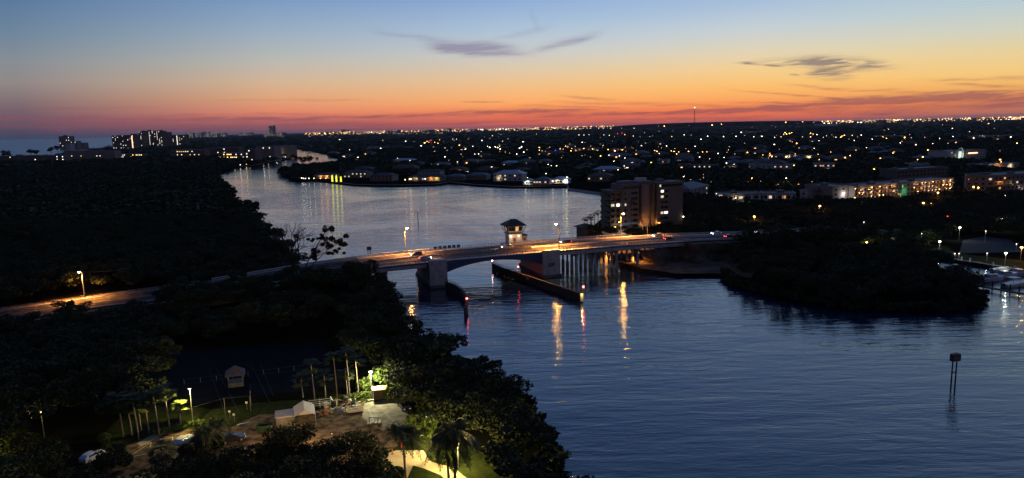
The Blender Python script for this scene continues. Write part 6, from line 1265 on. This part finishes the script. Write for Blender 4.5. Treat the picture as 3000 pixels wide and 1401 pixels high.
C4 = "65,350W 90,330w 130,345W 175,303O 160,320O 190,318Y 215,312O 240,303O 430,310O 455,318O 430,345O 495,322W 245,395P 285,410O 515,380W 67,420W 115,470w 315,455w 465,458W 645,325w 660,345w 685,348W 745,338O 735,348O 765,330O 850,330O 815,368w 868,382W 935,327W 993,453W 1045,367W 1155,345O 1190,360O 1275,322W 1425,322w 1375,350O 1440,355w 1330,405W 1350,390w 1485,423W 1260,505O 1610,475O 1660,410W 1725,360W 1695,330w 1860,340W 1575,350P 2070,350O 2160,335w 2440,345W 2510,407O 2335,480w 1815,408w 1465,232O 1755,225O 2005,220O 2225,215O 1855,260W 2275,262w 2030,292w 2150,185W 2280,180W 1170,280w 1210,270W 830,530O 780,550O 1175,540O 1130,558O 1555,545O 1505,570O 2330,570O 2345,590O 505,520O 515,570O 555,600O 265,628O 275,515O 630,495O 15,510O 1070,665O 1175,722W 185,755W 445,790w 400,830w 180,200O 350,195O 460,200w 545,195O 600,190O 570,208W 620,210W 690,205W 745,190O 850,195O 905,200W 940,200W 1000,190w 1115,185O 1150,180O 1200,190w 1270,178O 1305,178O 1380,175w 1540,172O 1640,172w 1790,165w 1900,160w 2440,150W 2520,155w 2380,205w 2420,200w 2460,215w 40,235w 80,250w 120,260w 300,210w 1290,220w 1400,225w 1560,225w 1640,228w 1680,230w 350,345w 560,350w 590,335w 900,345w"
SPR = {}
LM = [((1405, 425), 'the blue roofed tree line'), ((1290, 412), 'the red and orange lamp cluster'), ((870, 409), 'the blue light beyond the channel'), ((1628, 440), 'the blue light on the plain'), ((1766, 427), 'the long beige warehouses'), ((1935, 442), 'the group of orange lamps'), ((2034, 350), 'the radio mast'), ((2070, 444), 'the radio mast foot'),
      ((2310, 390), 'the far golden lamp cluster'), ((2376, 392), 'the second golden cluster'), ((2467, 400), 'the third golden cluster'), ((2300, 462), 'the lit shop row'), ((2490, 455), 'the lamps beside the shops'), ((2590, 458), 'the paired orange plain lamps'), ((2700, 462), 'the dark plain before the office'),
      ((2820, 450), 'the office with the arch'), ((2895, 355), 'the twin horizon floodlights'), ((2925, 470), 'the low canopy building'), ((1560, 492), 'the floodlit shore house'), ((1460, 505), 'the blue roofed house'), ((1330, 500), 'the orange porch house'), ((1100, 470), 'the peninsula trees'), ((1024, 438), 'the lone white peninsula lamp'),
      ((1810, 470), 'the trees beyond the lake'), ((1900, 475), 'the green lights'), ((2060, 490), 'the trees above the apartments'), ((2050, 550), 'the grey roofed villa'), ((2200, 530), 'the louvred white block'), ((2460, 380), 'the far light band'), ((2650, 400), 'the long pale retail roof'), ((2200, 370), 'the far town'), ((1700, 375), 'the low hill'), ((1550, 378), 'the string of horizon lights'), ((950, 391), 'the yellow horizon strip'), ((1200, 388), 'the dark horizon blocks'), ((1400, 380), 'the row of white horizon lights')]
CW = {'W': 'bright white', 'w': 'faint white', 'O': 'orange', 'o': 'dim orange', 'Y': 'yellow', 'R': 'red', 'B': 'blue', 'P': 'pinkish'}
used = {}
def town_light(px, py, k_):
    hor = 374 - .0227 * (px - 1500)
    if py < hor + 2.5: py = hor + 2.5
    h = 9.0; p = W(px, py, 1.3 + h); d = math.hypot(p[0], p[1])
    if d > 9000: p = p * (9000 / d); h = 0
    p[2] = 0; d = min(d, 9000); m_ = d / FPX; s = max(.35, m_ * {'W': 1.7, 'O': 1.9, 'w': 1.15, 'Y': 1.6, 'R': 1.5, 'B': 2.6, 'P': 1.4}[k_] * (.7 + .75 * ((px * 12.9898 + py * 78.233) % 1.0)))
    hh = HC - (py - hor) * m_ if d >= 8999 else 1.3 + h
    key = (k_, round(math.log(s) * 3), round(hh / 3)); b_ = (p[0], p[1], 0.6)
    if key not in SPR:
        s_ = math.exp(key[1] / 3); mb = MB(); z = key[2] * 3.0; mb.tube((0, 0, 0), (0, 0, z), max(.1, s_ * .09), max(.08, s_ * .07), 5, 0); mb.beam((0, 0, z), (s_ * .6, 0, z + s_ * .15), s_ * .12, s_ * .12, 0); mb.sphere((s_ * .4, 0, z), s_ * .5, 6, 4, 1, (1.2, 1, .6)); SPR[key] = mb
        o = mb.build('town_lamp', [DARKS, LCOL[k_]]); SPR[key] = o
    else: o = SPR[key].copy(); COL.objects.link(o)
    o.location = [float(v) for v in b_]; o.rotation_euler = (0, 0, (px * 7.3 + py * 3.1) % 6.28)
    best = min(LM, key=lambda l: (l[0][0] - px) ** 2 + ((l[0][1] - py) * 2.2) ** 2); dx, dy = px - best[0][0], py - best[0][1]
    w0 = ''; w1 = ('left of ' if dx < 0 else 'right of ') if abs(dx) > abs(dy) * 2.2 else ('above ' if dy < 0 else 'below ')
    if abs(dx) < 8 and abs(dy) < 5: w1 = 'at '
    used.setdefault(f'{CW[k_]} lamp {w0}{w1}{best[1]}', []).append((px, o))
    if py - hor > 50 and k_ in 'OYW' and d < 2600: light('lamp_light', o, (s * .4, 0, hh - .6 - s * .7), {'O': 9000, 'Y': 5000, 'W': 4000}[k_] * (d / 900), SOD if k_ == 'O' else WARM, .4, 155)
    return o
n_l = 0
for src, ox, oy in ((C3, 1500, 300), (C2, 750, 300), (C4, 2250, 300)):
    for tk in src.split():
        xy, k_ = tk[:-1], tk[-1]; x, y = map(float, xy.split(',')); town_light(ox + x / 3.435, oy + y / 3.435, k_); n_l += 1
OR_ = ['leftmost', 'second', 'third', 'fourth', 'fifth', 'sixth', 'seventh', 'eighth', 'ninth', 'tenth']
NM_ = ['', '', 'two', 'three', 'four', 'five', 'six', 'seven', 'eight', 'nine', 'ten']
for lab, lst in used.items():
    lst.sort(key=lambda q: q[0])
    for i, (_, o) in enumerate(lst):
        l2 = lab if len(lst) == 1 else (f'{OR_[i]} from left of {NM_[len(lst)]} {lab}' if i else f'leftmost of {NM_[len(lst)]} {lab}').replace(' lamp ', ' lamps ', 1)
        tag(o, l2, 'street lamp', 'street lamps of the town' )
        if len(l2.split()) > 16: print('LONG', l2)
# the finest lights, too many to count: one object
rng = np.random.default_rng(4); 
for key, lab, n_, cc in (('w', 'countless faint white lights scattered over the far plain', 700, (1, .66, .38)), ('O', 'countless faint orange lights strung along the horizon', 430, (1, .5, .16))):
    mb = MB()
    for i in range(n_ if key == 'w' else n_ * 2):
        x = rng.uniform(880, 3050); hor = 374 - .0227 * (x - 1500); u = rng.random()
        y = hor + (1.5 + 8 * rng.random() ** 1.6 if u < (.5 if key == 'w' else .6) else rng.uniform(8, 110) ** 1.0 * (.5 + .5 * rng.random()))
        if x < 1300 and y > hor + 45: continue
        p = W(x, y, 8); d = math.hypot(p[0], p[1])
        if d > 12000: p = p * (12000 / d); d = 12000
        s = d / FPX * rng.uniform(.3, .8) * (1 if y > hor + 8 else 1.25); z = HC - (y - hor) * d / FPX; mb.sphere((p[0], p[1], z), s, 5, 3)
        mb.tube((p[0], p[1], .5), (p[0], p[1], z), s * .12, n=3, m=1)
    o = mb.build('distant_lights', [E('distant_' + key, cc, 4.5), DARKS]); tag(o, lab, 'lights', None, 'stuff')
# small houses scattered through the trees of the plain
VAR = []
for nm, rm, wmt in (('dark tile roofed', ROOFT, 'o'), ('grey roofed', mat('mid_grey_roof', (.09, .09, .095), .8), 'w'), ('pale roofed', mat('faded_roof', (.17, .165, .16), .8), 'o')):
    hs = thing('town_house', nm, 'house', (0, 0, 1.2), 0, 'small houses among the trees of the plain'); VAR.append([nm, hs, True])
    MB().box((0, 0, 2.2), (16, 11, 4.4)).build('wall', STUCCO, hs); MB().hip(-8, 8, -5.5, 5.5, 4.4, 2.6, ov=.9).build('roof', rm, hs); MB().box((-4, -5.55, 2.2), (2.2, .12, 1.5)).build('window', WINF[wmt], hs); MB().box((3, -5.55, 2.2), (2.6, .12, 1.5)).build('window', GLASS, hs)
rng = np.random.default_rng(31); k = 0; HU = {}
while k < 84:
    x = rng.uniform(1000, 3000); y = 374 - .0227 * (x - 1500) + rng.uniform(55, 165)
    if (x < 1800 and y > 500) or (x < 1350 and y > 465) or (1700 < x < 2060 and y > 505) or (x > 2080 and y > 500) or (x > 2700 and y > 430): continue
    p = W(x, y, 1.2); z_ = 5.2 if rng.random() < .6 else 3.0
    V_ = VAR[int(rng.choice(3, p=[.4, .4, .2]))]
    if V_[2]: o = V_[1]; o.location = [float(p[0]), float(p[1]), 1.2 + z_ - 3]; o.rotation_euler.z = rng.uniform(-.6, .6); V_[2] = False
    else: o = dup(V_[1], (p[0], p[1], 1.2 + z_ - 3), rng.uniform(-.8, .8), sc=float(rng.uniform(.8, 1.5)))
    best = min(LM, key=lambda l: (l[0][0] - x) ** 2 + ((l[0][1] - y) * 2.2) ** 2); dx, dy = x - best[0][0], y - best[0][1]
    HU.setdefault(f'{V_[0]} house ' + (('left of ' if dx < 0 else 'right of ') if abs(dx) > abs(dy) * 2.2 else ('above ' if dy < 0 else 'below ')) + best[1], []).append((x, o)); k += 1
for lab, lst in HU.items():
    lst.sort(key=lambda q: q[0])
    for i, (_, o) in enumerate(lst): o['label'] = lab if len(lst) == 1 else (f'{OR_[i]} from left of {NM_[len(lst)]} {lab}' if i else f'leftmost of {NM_[len(lst)]} {lab}').replace(' house ', ' houses ', 1)
# lamps on the lake shores (their reflections streak the water)
SH = [(884, 523, 'W', 'first'), (889, 524, 'W', 'second'), (895, 524.5, 'W', 'third'), (905, 524, 'W', 'fourth'), (920, 524, 'Y', 'fifth'), (939, 524, 'O', 'sixth'), (955, 523.5, 'O', 'seventh')]
def shore_lamp(x, y, k_, lab, group=None, h=2.2, r=1.0, pw=0):
    p = W(x, y, 1.2 + h); t = thing('shore_lamp', lab, 'lamp', (p[0], p[1], 1.2), 0, group); MB().tube((0, 0, 0), (0, 0, h), .12, n=6).build('post', DARKS, t); MB().sphere((0, 0, h + r * .5), r * .5).build('globe', E('shore_' + k_, {'W': (1, .9, .7), 'Y': (1, .75, .3), 'O': (1, .55, .2), 'G': (.9, 1, .85)}[k_], 7 if k_ == 'G' else 5, True), t)
    if pw: light('lamp_light', t, (0, -1.5, h), pw, WARM, .3)
for x, y, k_, o_ in SH: shore_lamp(x, y, k_, f'{o_} from the left of the small globe lamps along the peninsula shore', 'globe lamps along the peninsula shore')
for x, y, k_, lab in ((1187, 528.5, 'O', 'orange globe lamp at the left end of the glowing veranda'), (1200, 527, 'W', 'white globe lamp beside the glowing veranda'), (1246, 526, 'W', 'white globe lamp in front of the glowing veranda'), (1292, 525, 'W', 'white globe lamp at the right end of the glowing veranda'), (1272, 523, 'Y', 'yellow lamp under the glowing veranda roof'), (967, 517, 'O', 'orange lamp at the orange lit lakeside house'),
        (1554, 531, 'G', 'greenish white floodlight on the left pavilion of the shore house'), (1661, 524, 'G', 'dazzling greenish white floodlight on the right corner of the shore house'), (1619, 533, 'W', 'white lamp at the middle of the floodlit shore house'), (1325, 501, 'O', 'orange globe lamp at the house with the orange porch')): shore_lamp(x, y, k_, lab, r=1.9 if k_ == 'G' else 1.2)
for i, (x, y, k_) in enumerate(((672, 487, 'W'), (688, 486, 'W'), (704, 484, 'W'), (722, 482, 'Y'), (731, 480, 'O'), (772, 475, 'W'), (786, 472, 'W'), (804, 466, 'W'), (836, 461, 'W'))): shore_lamp(x, y, k_, ('first', 'second', 'third', 'fourth', 'fifth', 'sixth', 'seventh', 'eighth', 'ninth')[i] + ' from the left of the lamps along the channel bank', 'lamps along the channel bank', r=1.8 if i in (3, 4) else 1.3)
# ================================================================== the evening haze over the plain
hz = MB().box((0, 33000, 93.0), (124000, 75000, 196.0))
me = bpy.data.meshes.new('haze'); me.from_pydata(hz.v, [], hz.f); hm = bpy.data.materials.new('haze'); hm.use_nodes = True
for n in list(hm.node_tree.nodes): hm.node_tree.nodes.remove(n)
pv = hm.node_tree.nodes.new('ShaderNodeVolumePrincipled'); ov = hm.node_tree.nodes.new('ShaderNodeOutputMaterial'); hm.node_tree.links.new(pv.outputs[0], ov.inputs['Volume'])
pv.inputs['Color'].default_value = (.85, .8, .8, 1); pv.inputs['Density'].default_value = .000013; pv.inputs['Anisotropy'].default_value = .3
me.materials.append(hm); hzo = bpy.data.objects.new('haze', me); COL.objects.link(hzo); tag(hzo, 'thin evening haze over the whole plain and water', None, None, 'stuff')
SC.cycles.volume_bounces = 0
